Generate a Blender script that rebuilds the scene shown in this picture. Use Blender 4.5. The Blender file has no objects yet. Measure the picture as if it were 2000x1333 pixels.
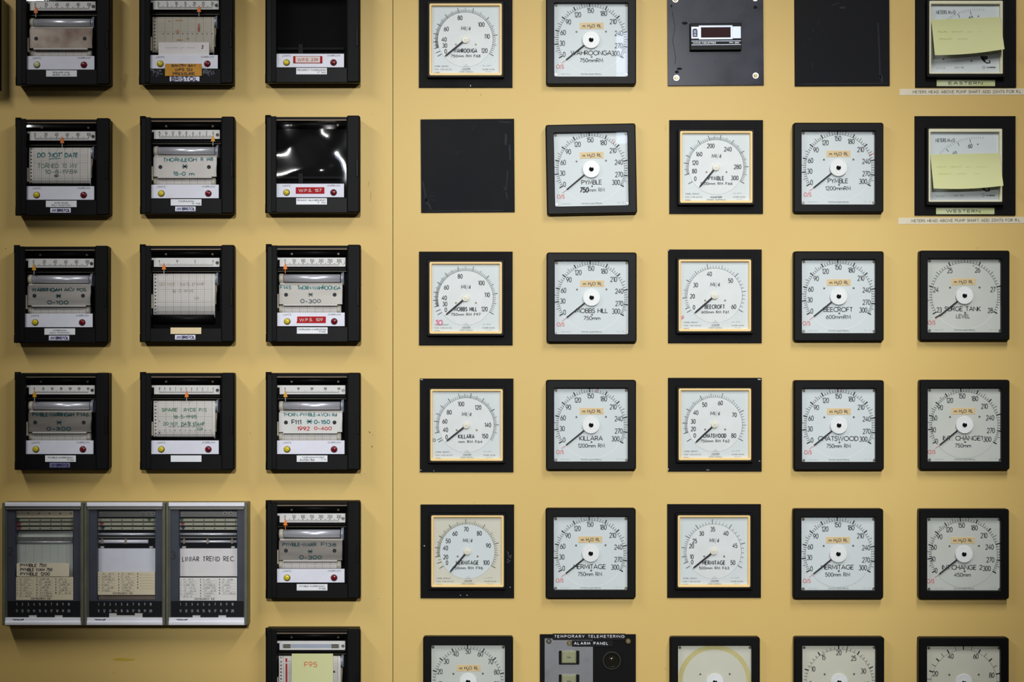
import bpy, math, random
from mathutils import Vector
C = bpy.context.scene.collection
R = math.radians

# ------------------------------------------------------------------ camera, world, lights
S = 0.0008            # metres of wall per photograph pixel, at the wall plane
D = 2.6               # camera to wall
CZ = 1.62             # height of the camera
cd = bpy.data.cameras.new('camera'); cam = bpy.data.objects.new('camera', cd); C.objects.link(cam)
cam.location = (0, -D, CZ); cam.rotation_euler = (R(90), 0, 0)
cd.sensor_width = 36; cd.lens = 36 * D / (2000 * S); cd.clip_start = 0.05
bpy.context.scene.camera = cam
w = bpy.data.worlds.new('world'); bpy.context.scene.world = w; w.use_nodes = True
w.node_tree.nodes['Background'].inputs[0].default_value = (0.55, 0.62, 0.75, 1)
w.node_tree.nodes['Background'].inputs[1].default_value = 0.10
vs = bpy.context.scene.view_settings
vs.view_transform = 'Standard'; vs.look = 'None'; vs.gamma = 1; vs.exposure = 0.08; vs.use_curve_mapping = False

def spot_light(loc, target, power, size, col, radius, blend=1.0):
    l = bpy.data.lights.new('fill_spot', 'SPOT'); l.energy = power; l.spot_size = R(size); l.spot_blend = blend
    l.shadow_soft_size = radius; l.color = col
    o = bpy.data.objects.new('fill_spot', l); C.objects.link(o); o.location = loc
    o.rotation_euler = (Vector(target) - Vector(loc)).to_track_quat('-Z', 'Y').to_euler()
def tube_light(x, y0, y1, z, nx, power, wid=0.07, col=(1.0, 0.99, 0.97)):
    """a fluorescent batten running away from the board, its face turned towards (nx, 0, -1)"""
    l = bpy.data.lights.new('ceiling_tube', 'AREA'); l.shape = 'RECTANGLE'
    l.size = wid; l.size_y = abs(y1 - y0); l.energy = power; l.color = col
    o = bpy.data.objects.new('ceiling_tube', l); C.objects.link(o)
    o.location = (x, (y0 + y1) / 2, z); o.rotation_euler = (0, -math.atan2(nx, 1), 0)
# two ceiling battens that throw the paired soft shadows, and an added, unseen fill spot for frontal light and edge falloff
tube_light(0.747, -0.911, -2.196, CZ + 1.246, 0.113, 27.0)
tube_light(-1.364, -0.911, -2.196, CZ + 1.246, 1.125, 16.0)
spot_light((0.078, -4.6, CZ + 1.02), (0.07, 0, CZ - 0.088), 510, 21.3, (0.97, 0.985, 1.0), 0.12, 0.79)

# ------------------------------------------------------------------ materials
MATS = {}
def srgb(c):
    return tuple((v / 255 / 12.92 if v / 255 <= 0.04045 else ((v / 255 + 0.055) / 1.055) ** 2.4) for v in c) + (1,)
def mat(name, col, rough=0.5, metal=0.0, noise=None, nscale=60, bump=0.0, bscale=200, spec=0.5, stretch=(1, 1, 1), rnoise=0, emit=None, coat=0):
    m = bpy.data.materials.new(name); m.use_nodes = True; MATS[name] = m
    nt = m.node_tree; b = nt.nodes['Principled BSDF']
    b.inputs['Base Color'].default_value = srgb(col); b.inputs['Roughness'].default_value = rough
    b.inputs['Metallic'].default_value = metal; b.inputs['Specular IOR Level'].default_value = spec
    b.inputs['Coat Weight'].default_value = coat
    if emit:
        b.inputs['Emission Color'].default_value = srgb(emit[0]); b.inputs['Emission Strength'].default_value = emit[1]
    tc = nt.nodes.new('ShaderNodeTexCoord'); mp = nt.nodes.new('ShaderNodeMapping')
    mp.inputs['Scale'].default_value = stretch
    nt.links.new(tc.outputs['Object'], mp.inputs['Vector'])
    n = nt.nodes.new('ShaderNodeTexNoise'); n.inputs['Scale'].default_value = nscale; n.inputs['Detail'].default_value = 6
    nt.links.new(mp.outputs[0], n.inputs['Vector'])
    cr = nt.nodes.new('ShaderNodeValToRGB'); cr.color_ramp.elements[0].position = 0.35; cr.color_ramp.elements[1].position = 0.68
    cr.color_ramp.elements[0].color = srgb(col)
    cr.color_ramp.elements[1].color = srgb(noise if noise else tuple(min(255, v * 1.02 + 1) for v in col))
    nt.links.new(n.outputs['Fac'], cr.inputs['Fac']); nt.links.new(cr.outputs['Color'], b.inputs['Base Color'])
    if rnoise:
        mr = nt.nodes.new('ShaderNodeMapRange'); mr.inputs['From Min'].default_value = 0.3; mr.inputs['From Max'].default_value = 0.7
        mr.inputs['To Min'].default_value = max(0.05, rough - rnoise); mr.inputs['To Max'].default_value = rough + rnoise
        nt.links.new(n.outputs['Fac'], mr.inputs['Value']); nt.links.new(mr.outputs[0], b.inputs['Roughness'])
    if bump:
        n2 = nt.nodes.new('ShaderNodeTexNoise'); n2.inputs['Scale'].default_value = bscale
        nt.links.new(mp.outputs[0], n2.inputs['Vector'])
        bp = nt.nodes.new('ShaderNodeBump'); bp.inputs['Strength'].default_value = bump; bp.inputs['Distance'].default_value = 0.001
        nt.links.new(n2.outputs['Fac'], bp.inputs['Height']); nt.links.new(bp.outputs[0], b.inputs['Normal'])
    return m
def glass(name, rough=0.02, tint=(1, 1, 1, 1), strength=1.0, ior=1.45, bump=0, bscale=8, haze=0.0, stretch=(1, 1, 1), bdist=0.003):
    m = bpy.data.materials.new(name); m.use_nodes = True; MATS[name] = m
    nt = m.node_tree; nt.nodes.remove(nt.nodes['Principled BSDF']); out = nt.nodes['Material Output']
    t = nt.nodes.new('ShaderNodeBsdfTransparent'); t.inputs[0].default_value = tint
    g = nt.nodes.new('ShaderNodeBsdfGlossy'); g.inputs['Roughness'].default_value = rough
    f = nt.nodes.new('ShaderNodeFresnel'); f.inputs['IOR'].default_value = ior
    mx = nt.nodes.new('ShaderNodeMixShader')
    nt.links.new(f.outputs[0], mx.inputs[0]); nt.links.new(t.outputs[0], mx.inputs[1]); nt.links.new(g.outputs[0], mx.inputs[2])
    last = mx
    if haze:
        d = nt.nodes.new('ShaderNodeBsdfDiffuse'); d.inputs[0].default_value = (0.75, 0.8, 0.9, 1)
        m2 = nt.nodes.new('ShaderNodeMixShader'); m2.inputs[0].default_value = haze
        nt.links.new(mx.outputs[0], m2.inputs[1]); nt.links.new(d.outputs[0], m2.inputs[2]); last = m2
    nt.links.new(last.outputs[0], out.inputs[0])
    if bump:
        tc = nt.nodes.new('ShaderNodeTexCoord'); mp = nt.nodes.new('ShaderNodeMapping'); mp.inputs['Scale'].default_value = stretch
        n2 = nt.nodes.new('ShaderNodeTexNoise'); n2.inputs['Scale'].default_value = bscale; n2.inputs['Detail'].default_value = 1
        nt.links.new(tc.outputs['Object'], mp.inputs[0]); nt.links.new(mp.outputs[0], n2.inputs['Vector'])
        bp = nt.nodes.new('ShaderNodeBump'); bp.inputs['Strength'].default_value = bump; bp.inputs['Distance'].default_value = bdist
        nt.links.new(n2.outputs['Fac'], bp.inputs['Height']); nt.links.new(bp.outputs[0], g.inputs['Normal']); nt.links.new(bp.outputs[0], f.inputs['Normal'])
    return m
mat('wall_paint', (212, 180, 107), 0.5, noise=(216, 186, 114), nscale=3.2, bump=0.05, bscale=350, spec=0.3)
mat('wall_gap', (45, 36, 18), 0.9)
mat('wall_stain', (120, 100, 55), 0.8)
mat('wall_smudge', (190, 158, 88), 0.6, noise=(203, 171, 102), nscale=90)
mat('wall_yellow', (196, 166, 52), 0.6)
mat('plaster', (84, 84, 82), 0.9)
mat('floor_vinyl', (60, 58, 55), 0.6)
mat('black_plastic', (10, 10, 11), 0.55, noise=(13, 13, 14), nscale=25, spec=0.12)
mat('black_gloss', (9, 9, 10), 0.46, noise=(11, 11, 12), nscale=25, spec=0.14)
mat('black_inside', (5, 5, 6), 0.7, spec=0.1)
mat('black_plate', (13, 13, 14), 0.6, noise=(16, 16, 18), nscale=18, rnoise=0.05, spec=0.1)
mat('black_plate_dusty', (16, 16, 18), 0.6, noise=(24, 25, 30), nscale=14, rnoise=0.08, stretch=(1, 1, 0.5), spec=0.1)
mat('black_plate_blue', (24, 26, 37), 0.27, noise=(34, 37, 52), nscale=16, rnoise=0.06, spec=0.2)
mat('scuff', (92, 96, 104), 0.7, noise=(50, 52, 58), nscale=120)
mat('scuff_white', (205, 205, 200), 0.7)
mat('dust_sheen_blue', (34, 37, 46), 0.6, noise=(24, 25, 31), nscale=150, spec=.2)
mat('dial_white', (208, 216, 218), 0.5, noise=(212, 219, 221), nscale=10)
mat('dial_inner', (217, 221, 221), 0.5)
mat('dial_aged', (205, 203, 186), 0.55, noise=(211, 209, 194), nscale=12)
mat('dial_grey', (196, 200, 192), 0.5, noise=(203, 206, 200), nscale=9)
mat('dial_ring', (238, 240, 240), 0.5)
mat('hub_white', (228, 230, 229), 0.4)
mat('hub_cream', (226, 221, 205), 0.4)
mat('cream_rim', (238, 203, 134), 0.45, noise=(242, 210, 146), nscale=14)
mat('cream_rim_pale', (222, 218, 186), 0.45)
mat('ink_black', (24, 24, 27), 0.6)
mat('ink_dark', (42, 46, 52), 0.6)
mat('ink_grey', (110, 112, 112), 0.7)
mat('ink_faint', (165, 168, 166), 0.7)
mat('ink_red', (205, 62, 62), 0.6)
mat('ink_pinkish', (222, 130, 135), 0.6)
mat('ink_pink', (214, 62, 118), 0.6)
mat('ink_orange', (214, 92, 48), 0.6)
mat('ink_teal', (12, 118, 118), 0.5)
mat('ink_teal_dark', (8, 62, 66), 0.5)
mat('ink_green', (34, 118, 74), 0.5)
mat('ink_green_faded', (70, 116, 84), 0.6)
mat('ink_brown_faded', (158, 142, 118), 0.7)
mat('ink_navy', (34, 38, 88), 0.5)
mat('tag_tan', (216, 190, 142), 0.5)
mat('brass', (176, 150, 92), 0.3, 0.9)
mat('screw_steel', (190, 188, 178), 0.32, 0.85)
mat('screw_dark', (84, 80, 68), 0.4, 0.7)
mat('dial_screw', (120, 112, 92), 0.45, 0.4)
mat('chrome', (222, 223, 230), 0.34, 0.5, bump=0.03, bscale=120, stretch=(0.2, 1, 4))
mat('steel_plate', (172, 168, 160), 0.45, 0.4, noise=(184, 179, 170), nscale=30, rnoise=0.1, stretch=(0.3, 1, 3))
mat('steel_dark', (138, 132, 124), 0.45, 0.4, noise=(150, 144, 134), nscale=30, rnoise=0.1, stretch=(0.3, 1, 3))
mat('steel_stained', (166, 156, 144), 0.4, 0.6, noise=(120, 100, 88), nscale=28, rnoise=0.12)
mat('plate_light', (206, 200, 192), 0.45, 0.15, noise=(214, 208, 200), nscale=40)
mat('plate_white', (224, 224, 218), 0.5)
mat('scale_white', (230, 229, 224), 0.45)
mat('strip_white', (238, 239, 248), 0.4)
mat('paper', (222, 217, 208), 0.75, noise=(228, 224, 216), nscale=20)
mat('paper_green', (188, 195, 182), 0.75, noise=(200, 206, 195), nscale=16)
mat('paper_stained', (198, 190, 168), 0.75, noise=(206, 199, 180), nscale=20)
mat('rust', (176, 132, 96), 0.8, noise=(196, 168, 138), nscale=160)
mat('rust_red', (158, 92, 66), 0.8, noise=(188, 140, 112), nscale=160)
mat('grid_ink', (184, 181, 178), 0.8)
mat('grid_dark', (156, 153, 152), 0.8)
mat('card_white', (234, 229, 226), 0.6)
mat('card_cream', (238, 225, 194), 0.6, noise=(242, 230, 202), nscale=30)
mat('card_table', (228, 214, 178), 0.6, noise=(234, 221, 188), nscale=40)
mat('card_table_white', (236, 232, 224), 0.6)
mat('label_white', (226, 228, 232), 0.45)
mat('label_cream', (226, 205, 160), 0.5)
mat('badge_white', (222, 222, 238), 0.4)
mat('badge_dim', (120, 118, 150), 0.4)
mat('tape_red', (186, 18, 28), 0.6, spec=0.2)
mat('tape_white', (226, 218, 206), 0.3)
mat('tape_amber', (204, 146, 34), 0.3, noise=(186, 126, 26), nscale=60)
mat('tape_black', (17, 17, 20), 0.3)
mat('ink_white', (218, 220, 222), 0.5)
mat('tape_clear', (214, 204, 176), 0.45, noise=(222, 214, 190), nscale=20)
mat('tag_green', (186, 194, 128), 0.45, noise=(200, 206, 168), nscale=22)
mat('note_yellow', (206, 208, 148), 0.7, noise=(210, 212, 158), nscale=10)
mat('note_ink', (186, 190, 118), 0.7)
mat('lamp_yellow', (222, 200, 34), 0.25, coat=0.5)
mat('lamp_pale', (216, 212, 158), 0.25, coat=0.5)
mat('lamp_red', (120, 14, 26), 0.22, coat=0.5)
mat('pointer_orange', (250, 134, 30), 0.5)
mat('pointer_yellow', (236, 168, 24), 0.4)
mat('gear_cream', (212, 206, 186), 0.5)
mat('brown_bar', (150, 132, 112), 0.6)
mat('olive_metal', (92, 92, 78), 0.45, noise=(104, 103, 88), nscale=50)
mat('alu_white', (232, 233, 240), 0.4, 0.1)
mat('alu_grey', (128, 126, 120), 0.45, 0.5)
mat('slate', (54, 57, 68), 0.5, noise=(62, 66, 78), nscale=30)
mat('rail_cream', (160, 158, 136), 0.5)
mat('flag_red', (140, 40, 40), 0.5); mat('flag_green', (24, 84, 58), 0.5); mat('flag_blue', (30, 34, 70), 0.5)
mat('numeral_grey', (190, 190, 188), 0.6)
mat('tab_white', (196, 194, 188), 0.5)
mat('screen_red', (40, 4, 9), 0.55, spec=0.15)
mat('meter_silver', (186, 194, 210), 0.35, 0.2)
mat('zinc', (160, 160, 164), 0.42, 0.75, noise=(128, 128, 130), nscale=40, rnoise=0.1)
mat('lens_olive', (142, 144, 112), 0.3)
mat('lens_dark', (30, 28, 20), 0.15, coat=0.6)
mat('dial_wash', (192, 180, 118), 0.5, noise=(206, 196, 142), nscale=20)
mat('smear', (150, 156, 172), 0.6, noise=(60, 62, 74), nscale=200)
glass('clear_plastic', 0.04, (0.93, 0.93, 0.94, 1), ior=1.45, bump=0.10, bscale=9)
glass('scratched_plastic', 0.09, (0.90, 0.90, 0.92, 1), ior=1.6, bump=1.0, bscale=8, stretch=(1, 1, 1.2), bdist=0.05)
glass('meter_glass', 0.01, (0.985, 0.99, 0.985, 1), ior=1.45)
glass('hazy_plastic', 0.06, (0.93, 0.935, 0.95, 1), ior=1.45, haze=0.012, bump=0.1, bscale=9)

# ------------------------------------------------------------------ stroke lettering
def arc(cx, cy, rx, ry, a0, a1, n=None):
    n = n or max(3, int(abs(a1 - a0) / 24))
    return [(cx + rx * math.cos(R(a0 + (a1 - a0) * i / n)), cy + ry * math.sin(R(a0 + (a1 - a0) * i / n))) for i in range(n + 1)]
G = {}
G[' '] = (.35, [])
G['A'] = (.70, [[(0, 0), (.35, 1), (.70, 0)], [(.12, .32), (.58, .32)]])
G['B'] = (.52, [[(0, .53), (.28, .53)] + arc(.28, .765, .2, .235, -90, 90)[1:] + [(0, 1), (0, 0), (.28, 0)] + arc(.28, .265, .24, .265, -90, 90)[1:]])
G['C'] = (.66, [arc(.42, .5, .42, .5, 48, 312)])
G['D'] = (.62, [[(.2, 0), (0, 0), (0, 1), (.2, 1)] + arc(.2, .5, .42, .5, 90, -90)[1:]])
G['E'] = (.46, [[(.46, 1), (0, 1), (0, 0), (.46, 0)], [(0, .52), (.42, .52)]])
G['F'] = (.44, [[(.44, 1), (0, 1), (0, 0)], [(0, .5), (.4, .5)]])
G['G'] = (.76, [arc(.42, .5, .42, .5, 48, 340) + [(.80, .46), (.46, .46)]])
G['H'] = (.58, [[(0, 0), (0, 1)], [(.58, 0), (.58, 1)], [(0, .52), (.58, .52)]])
G['I'] = (.04, [[(.02, 0), (.02, 1)]])
G['J'] = (.34, [[(.34, 1), (.34, .2)] + arc(.17, .2, .17, .2, 0, -180)[1:]])
G['K'] = (.54, [[(0, 0), (0, 1)], [(.52, 1), (.02, .46), (.56, 0)]])
G['L'] = (.42, [[(0, 1), (0, 0), (.42, 0)]])
G['M'] = (.78, [[(0, 0), (.1, 1), (.39, .2), (.68, 1), (.78, 0)]])
G['N'] = (.62, [[(0, 0), (0, 1), (.62, 0), (.62, 1)]])
G['O'] = (.84, [arc(.42, .5, .42, .5, 90, 450)])
G['P'] = (.48, [[(0, 0), (0, 1), (.24, 1)] + arc(.24, .74, .24, .26, 90, -90)[1:] + [(0, .48)]])
G['Q'] = (.84, [arc(.42, .5, .42, .5, 90, 450), [(.5, .25), (.8, -.05)]])
G['R'] = (.50, [[(0, 0), (0, 1), (.24, 1)] + arc(.24, .74, .24, .26, 90, -90)[1:] + [(0, .48)], [(.2, .48), (.52, 0)]])
G['S'] = (.46, [arc(.23, .755, .2, .245, 20, 265) + arc(.22, .26, .24, .26, 88, -160)])
G['T'] = (.50, [[(0, 1), (.5, 1)], [(.25, 1), (.25, 0)]])
G['U'] = (.58, [[(0, 1), (0, .28)] + arc(.29, .28, .29, .28, 180, 360)[1:] + [(.58, 1)]])
G['V'] = (.62, [[(0, 1), (.31, 0), (.62, 1)]])
G['W'] = (.96, [[(0, 1), (.24, 0), (.48, .95), (.72, 0), (.96, 1)]])
G['X'] = (.56, [[(0, 0), (.56, 1)], [(0, 1), (.56, 0)]])
G['Y'] = (.58, [[(0, 1), (.29, .48), (.58, 1)], [(.29, .48), (.29, 0)]])
G['Z'] = (.52, [[(0, 1), (.52, 1), (0, 0), (.52, 0)]])
G['0'] = (.50, [arc(.25, .5, .25, .5, 90, 450)])
G['1'] = (.22, [[(0, .78), (.2, 1), (.2, 0)]])
G['2'] = (.48, [arc(.24, .73, .23, .27, 165, -35) + [(.0, 0), (.48, 0)]])
G['3'] = (.48, [arc(.22, .75, .21, .25, 150, -80) + arc(.22, .27, .25, .27, 80, -155)[1:]])
G['4'] = (.54, [[(.40, 0), (.40, 1), (0, .3), (.54, .3)]])
G['5'] = (.48, [[(.42, 1), (.08, 1), (.04, .55)] + arc(.22, .32, .25, .32, 110, -150)])
G['6'] = (.50, [arc(.25, .3, .25, .3, 130, 490), [(.06, .46), (.34, 1)]])
G['7'] = (.46, [[(0, 1), (.46, 1), (.12, 0)]])
G['8'] = (.50, [arc(.25, .76, .2, .24, 90, 450), arc(.25, .27, .25, .27, 90, 450)])
G['9'] = (.50, [arc(.25, .7, .25, .3, -50, 310), [(.44, .54), (.16, 0)]])
G['.'] = (.10, [[(.02, .0), (.09, .0)], [(.02, .06), (.09, .06)]])
G[','] = (.10, [[(.08, .08), (.0, -.15)]])
G['-'] = (.30, [[(0, .42), (.3, .42)]])
G['/'] = (.36, [[(0, -.15), (.36, 1.12)]])
G['*'] = (.8, [[(.08, .06), (.72, .94)], [(.08, .94), (.72, .06)], [(-.05, .5), (.85, .5)]])
G['"'] = (.2, [[(.04, 1.1), (.02, .85)], [(.16, 1.1), (.14, .85)]])
G['_'] = (.5, [[(-.1, -.14), (.6, -.14)]])
G['a'] = (.5, [arc(.24, .3, .24, .3, 60, 420), [(.48, .6), (.48, 0)]])
G['d'] = (.5, [arc(.24, .3, .24, .3, 60, 420), [(.48, 1.05), (.48, 0)]])
G['e'] = (.5, [[(.02, .3), (.48, .3)] + arc(.25, .3, .24, .3, 10, 310)])
G['l'] = (.04, [[(.02, 0), (.02, 1.02)]])
G['m'] = (.72, [[(0, 0), (0, .6)], [(0, .4)] + arc(.18, .42, .17, .18, 170, 0) + [(.36, 0)], [(.36, .4)] + arc(.54, .42, .17, .18, 170, 0) + [(.72, 0)]])
G['n'] = (.4, [[(0, 0), (0, .6)], [(0, .38)] + arc(.2, .4, .19, .2, 170, 0) + [(.4, 0)]])
G['o'] = (.5, [arc(.25, .3, .25, .3, 90, 450)])
G['w'] = (.66, [[(0, .6), (.16, 0), (.33, .58), (.5, 0), (.66, .6)]])
G['y'] = (.46, [[(0, .6), (.23, 0)], [(.46, .6), (.14, -.28)]])
G['s'] = (.34, [arc(.17, .45, .15, .15, 20, 265) + arc(.17, .155, .17, .155, 88, -160)])
G['t'] = (.3, [[(.14, .9), (.14, 0), (.26, 0)], [(0, .6), (.28, .6)]])
G['i'] = (.04, [[(.02, 0), (.02, .6)], [(.02, .8), (.02, .9)]])
G['r'] = (.28, [[(0, 0), (0, .6)], [(0, .35)] + arc(.2, .38, .2, .22, 175, 80)])
G['~'] = (.22, [arc(.11, .06, .11, .14, 160, -30) + [(0, -.3), (.22, -.3)]])   # small lowered 2
G['^'] = (.30, [[(0, 0), (.15, .9), (.3, 0)], [(.05, .3), (.25, .3)]])

def text_width(s, gap): return sum(G[c][0] for c in s) + gap * (len(s) - 1)

# ------------------------------------------------------------------ mesh builder in photograph pixels + depth in mm
class Unit:
    """Maps (x, y in photograph pixels as measured on the unit, t = mm in front of the wall) to local metres."""
    def __init__(self, cx, cy, tf, ref=None):
        self.rx, self.ry = ref if ref else (cx, cy)         # where on the photo the layout was measured
        self.tf = tf
        self.X = (cx - 1000) * S * (D - tf / 1000) / D; self.Z = CZ - (cy - 666.5) * S * (D - tf / 1000) / D
        self.x0 = (self.rx - 1000) * S * (D - tf / 1000) / D; self.z0 = -(self.ry - 666.5) * S * (D - tf / 1000) / D
    def k(self, t): return S * (D - t / 1000) / D
    def p(self, x, y, t):
        k = self.k(t)
        return ((x + self.rx - 1000) * k - self.x0, -t / 1000, -(y + self.ry - 666.5) * k - self.z0)

def rrect(x0, y0, x1, y1, r, n=4):
    if r <= 0: return [(x0, y0), (x1, y0), (x1, y1), (x0, y1)]
    pts = []
    for cx, cy, a in ((x1 - r, y0 + r, -90), (x1 - r, y1 - r, 0), (x0 + r, y1 - r, 90), (x0 + r, y0 + r, 180)):
        for i in range(n + 1):
            pts.append((cx + r * math.cos(R(a + 90 * i / n)), cy + r * math.sin(R(a + 90 * i / n))))
    return pts

class MB:
    def __init__(self, u): self.u = u; self.v = []; self.f = []; self.m = []; self.sm = []; self.mats = []
    def mi(self, name):
        if name not in self.mats: self.mats.append(name)
        return self.mats.index(name)
    def pt(self, x, y, t): self.v.append(self.u.p(x, y, t)); return len(self.v) - 1
    def face(self, idx, m, smooth=False): self.f.append(idx); self.m.append(self.mi(m)); self.sm.append(smooth)
    def loop(self, pts, t, tref=None):
        k = [self.u.p(x, y, tref if tref is not None else t) for x, y in pts]
        b = len(self.v)
        for q in k: self.v.append((q[0], -t / 1000, q[2]))
        return list(range(b, b + len(pts)))
    def bridge(self, a, b, m, smooth=False):
        n = len(a)
        for i in range(n): self.face([a[i], a[(i + 1) % n], b[(i + 1) % n], b[i]], m, smooth)
    def rbox(self, x0, y0, x1, y1, t0, t1, m, r=0, bev=0.6, smooth=False, back=False):
        a = self.loop(rrect(x0, y0, x1, y1, r), t0, t1)
        if bev > 0:
            b = self.loop(rrect(x0, y0, x1, y1, r), t1 - bev * 0.8, t1)
            c = self.loop(rrect(x0 + bev, y0 + bev, x1 - bev, y1 - bev, max(r - bev, 0.01) if r > 0 else 0), t1, t1)
            self.bridge(a, b, m, smooth); self.bridge(b, c, m, smooth); self.face(c, m)
        else:
            c = self.loop(rrect(x0, y0, x1, y1, r), t1, t1); self.bridge(a, c, m); self.face(c, m)
        self.face(a[::-1], m)
    def ring(self, o, i, t0, t1, m, ro=0, ri=0, bev=0.6, bevi=None, ti=None, mi=None):
        """frame: o and i are (x0,y0,x1,y1); inner wall goes down to ti"""
        bevi = bev if bevi is None else bevi; mi = mi or m
        ro = max(ro, 0.02); ri = max(ri, 0.02); ti = t0 if ti is None else ti
        A = self.loop(rrect(*o, ro), t0, t1); B = self.loop(rrect(*o, ro), t1 - bev * .8, t1)
        Cc = self.loop(rrect(o[0] + bev, o[1] + bev, o[2] - bev, o[3] - bev, max(ro - bev, .02)), t1, t1)
        Dd = self.loop(rrect(i[0] - bevi, i[1] - bevi, i[2] + bevi, i[3] + bevi, ri + bevi), t1, t1)
        E = self.loop(rrect(*i, ri), t1 - bevi * .8, t1); F = self.loop(rrect(*i, ri), ti, t1)
        self.bridge(A, B, m); self.bridge(B, Cc, m); self.bridge(Cc, Dd, m); self.bridge(Dd, E, mi); self.bridge(E, F, mi)
        self.bridge(F, A, mi)
    def disc(self, cx, cy, r, t0, t1, m, n=24, bev=0.0, dome=0.0, ry=None):
        def circ(rr): return [(cx + rr * math.cos(2 * math.pi * i / n), cy + (rr if ry is None else rr * ry / r) * math.sin(2 * math.pi * i / n)) for i in range(n)]
        a = self.loop(circ(r), t0, t1); self.face(a[::-1], m)
        if dome:
            prev = a
            for j in range(0, 5):
                ang = j / 5 * math.pi / 2
                nx = self.loop(circ(r * math.cos(ang)), t1 + dome * math.sin(ang), t1); self.bridge(prev, nx, m, True); prev = nx
            self.face(prev, m, True)
        else:
            b = self.loop(circ(r), t1 - bev * .8, t1); self.bridge(a, b, m, True)
            if bev:
                c = self.loop(circ(r - bev), t1, t1); self.bridge(b, c, m); self.face(c, m)
            else: self.face(b, m)
    def annulus(self, cx, cy, r0, r1, t0, t1, m, n=40):
        def circ(rr): return [(cx + rr * math.cos(2 * math.pi * i / n), cy + rr * math.sin(2 * math.pi * i / n)) for i in range(n)]
        a = self.loop(circ(r1), t0, t1); b = self.loop(circ(r1), t1, t1); c = self.loop(circ(r0), t1, t1); d = self.loop(circ(r0), t0, t1)
        self.bridge(a, b, m, True); self.bridge(b, c, m); self.bridge(c, d, m, True); self.bridge(d, a, m)
    def cylx(self, x0, x1, yc, tc, rpx, m, n=28, caps=True):
        """cylinder along x; centre at (yc, tc mm), radius rpx photo px"""
        k = self.u.k(tc); L = []
        for xx in (x0, x1):
            q = self.u.p(xx, yc, tc); b = len(self.v)
            for i in range(n):
                a = 2 * math.pi * i / n
                self.v.append((q[0], q[1] + rpx * k * math.cos(a), q[2] + rpx * k * math.sin(a)))
            L.append(list(range(b, b + n)))
        self.bridge(L[0], L[1], m, True)
        if caps: self.face(L[0][::-1], m); self.face(L[1], m)
    def cylz(self, y0, y1, xc, tc, rpx, m, n=24):
        k = self.u.k(tc); L = []
        for yy in (y0, y1):
            q = self.u.p(xc, yy, tc); b = len(self.v)
            for i in range(n):
                a = 2 * math.pi * i / n
                self.v.append((q[0] + rpx * k * math.cos(a), q[1] + rpx * k * math.sin(a), q[2]))
            L.append(list(range(b, b + n)))
        self.bridge(L[0], L[1], m, True); self.face(L[0][::-1], m); self.face(L[1], m)
    def rect(self, x0, y0, x1, y1, t, m):
        self.face([self.pt(x0, y0, t), self.pt(x1, y0, t), self.pt(x1, y1, t), self.pt(x0, y1, t)], m)
    def poly(self, pts, t, m): self.face([self.pt(x, y, t) for x, y in pts], m)
    def stroke(self, pts, wd, t, m):
        if len(pts) < 2: return
        closed = math.hypot(pts[0][0] - pts[-1][0], pts[0][1] - pts[-1][1]) < 1e-4
        n = len(pts); L = []; Rr = []
        for i in range(n):
            a = pts[i - 1] if i > 0 else (pts[-2] if closed else None)
            b = pts[i + 1] if i < n - 1 else (pts[1] if closed else None)
            p = pts[i]; ds = []
            for q0, q1 in ((a, p), (p, b)):
                if q0 is None or q1 is None: continue
                dx, dy = q1[0] - q0[0], q1[1] - q0[1]; l = math.hypot(dx, dy) or 1; ds.append((dx / l, dy / l))
            tx = sum(d[0] for d in ds); ty = sum(d[1] for d in ds); l = math.hypot(tx, ty)
            if l < 1e-3: tx, ty = ds[0]; l = 1
            tx /= l; ty /= l; nx, ny = -ty, tx
            c = max(0.5, abs(tx * ds[0][0] + ty * ds[0][1])); h = wd / 2 / c
            L.append(self.pt(p[0] + nx * h, p[1] + ny * h, t)); Rr.append(self.pt(p[0] - nx * h, p[1] - ny * h, t))
        for i in range(n - 1): self.face([L[i], L[i + 1], Rr[i + 1], Rr[i]], m)
    def text(self, s, cx, cy, h, t, m, width=None, xs=1.0, thick=None, gap=.16, align='c', jit=0, seed=1, slant=0, rot=0):
        """cy is the middle of the capital height; width = total width in px (overrides xs)"""
        rnd = random.Random(seed); tw = text_width(s, gap) or 1
        sx = (width / tw) if width else h * xs
        x = cx - (tw * sx / 2 if align == 'c' else (0 if align == 'l' else tw * sx))
        thick = thick or h * 0.13; c0, s0 = math.cos(R(rot)), math.sin(R(rot))
        tot = 0
        for ch in s:
            W, st = G[ch]; jx, jy = rnd.uniform(-jit, jit) * h * .5, rnd.uniform(-jit, jit) * h
            js = 1 + rnd.uniform(-jit, jit)
            for pl in st:
                q = []
                for (gx, gy) in pl:
                    px = x + gx * sx * js + gy * h * slant + jx + rnd.uniform(-jit, jit) * h * .3
                    py = cy + h / 2 - gy * h * js + jy + rnd.uniform(-jit, jit) * h * .3
                    dx, dy = px - cx, py - cy
                    q.append((cx + dx * c0 - dy * s0, cy + dx * s0 + dy * c0))
                if jit == 0 or len(q) < 3 or pl[0] != pl[-1]: pass
                self.stroke(q, thick, t, m)
            x += (W + gap) * sx
    def build(self, name, parent=None, smooth=False):
        me = bpy.data.meshes.new(name); me.from_pydata(self.v, [], self.f)
        for mn in self.mats: me.materials.append(MATS[mn])
        me.polygons.foreach_set('material_index', self.m)
        me.polygons.foreach_set('use_smooth', self.sm)
        me.update()
        o = bpy.data.objects.new(name, me); C.objects.link(o)
        if parent: o.parent = parent
        return o
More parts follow.
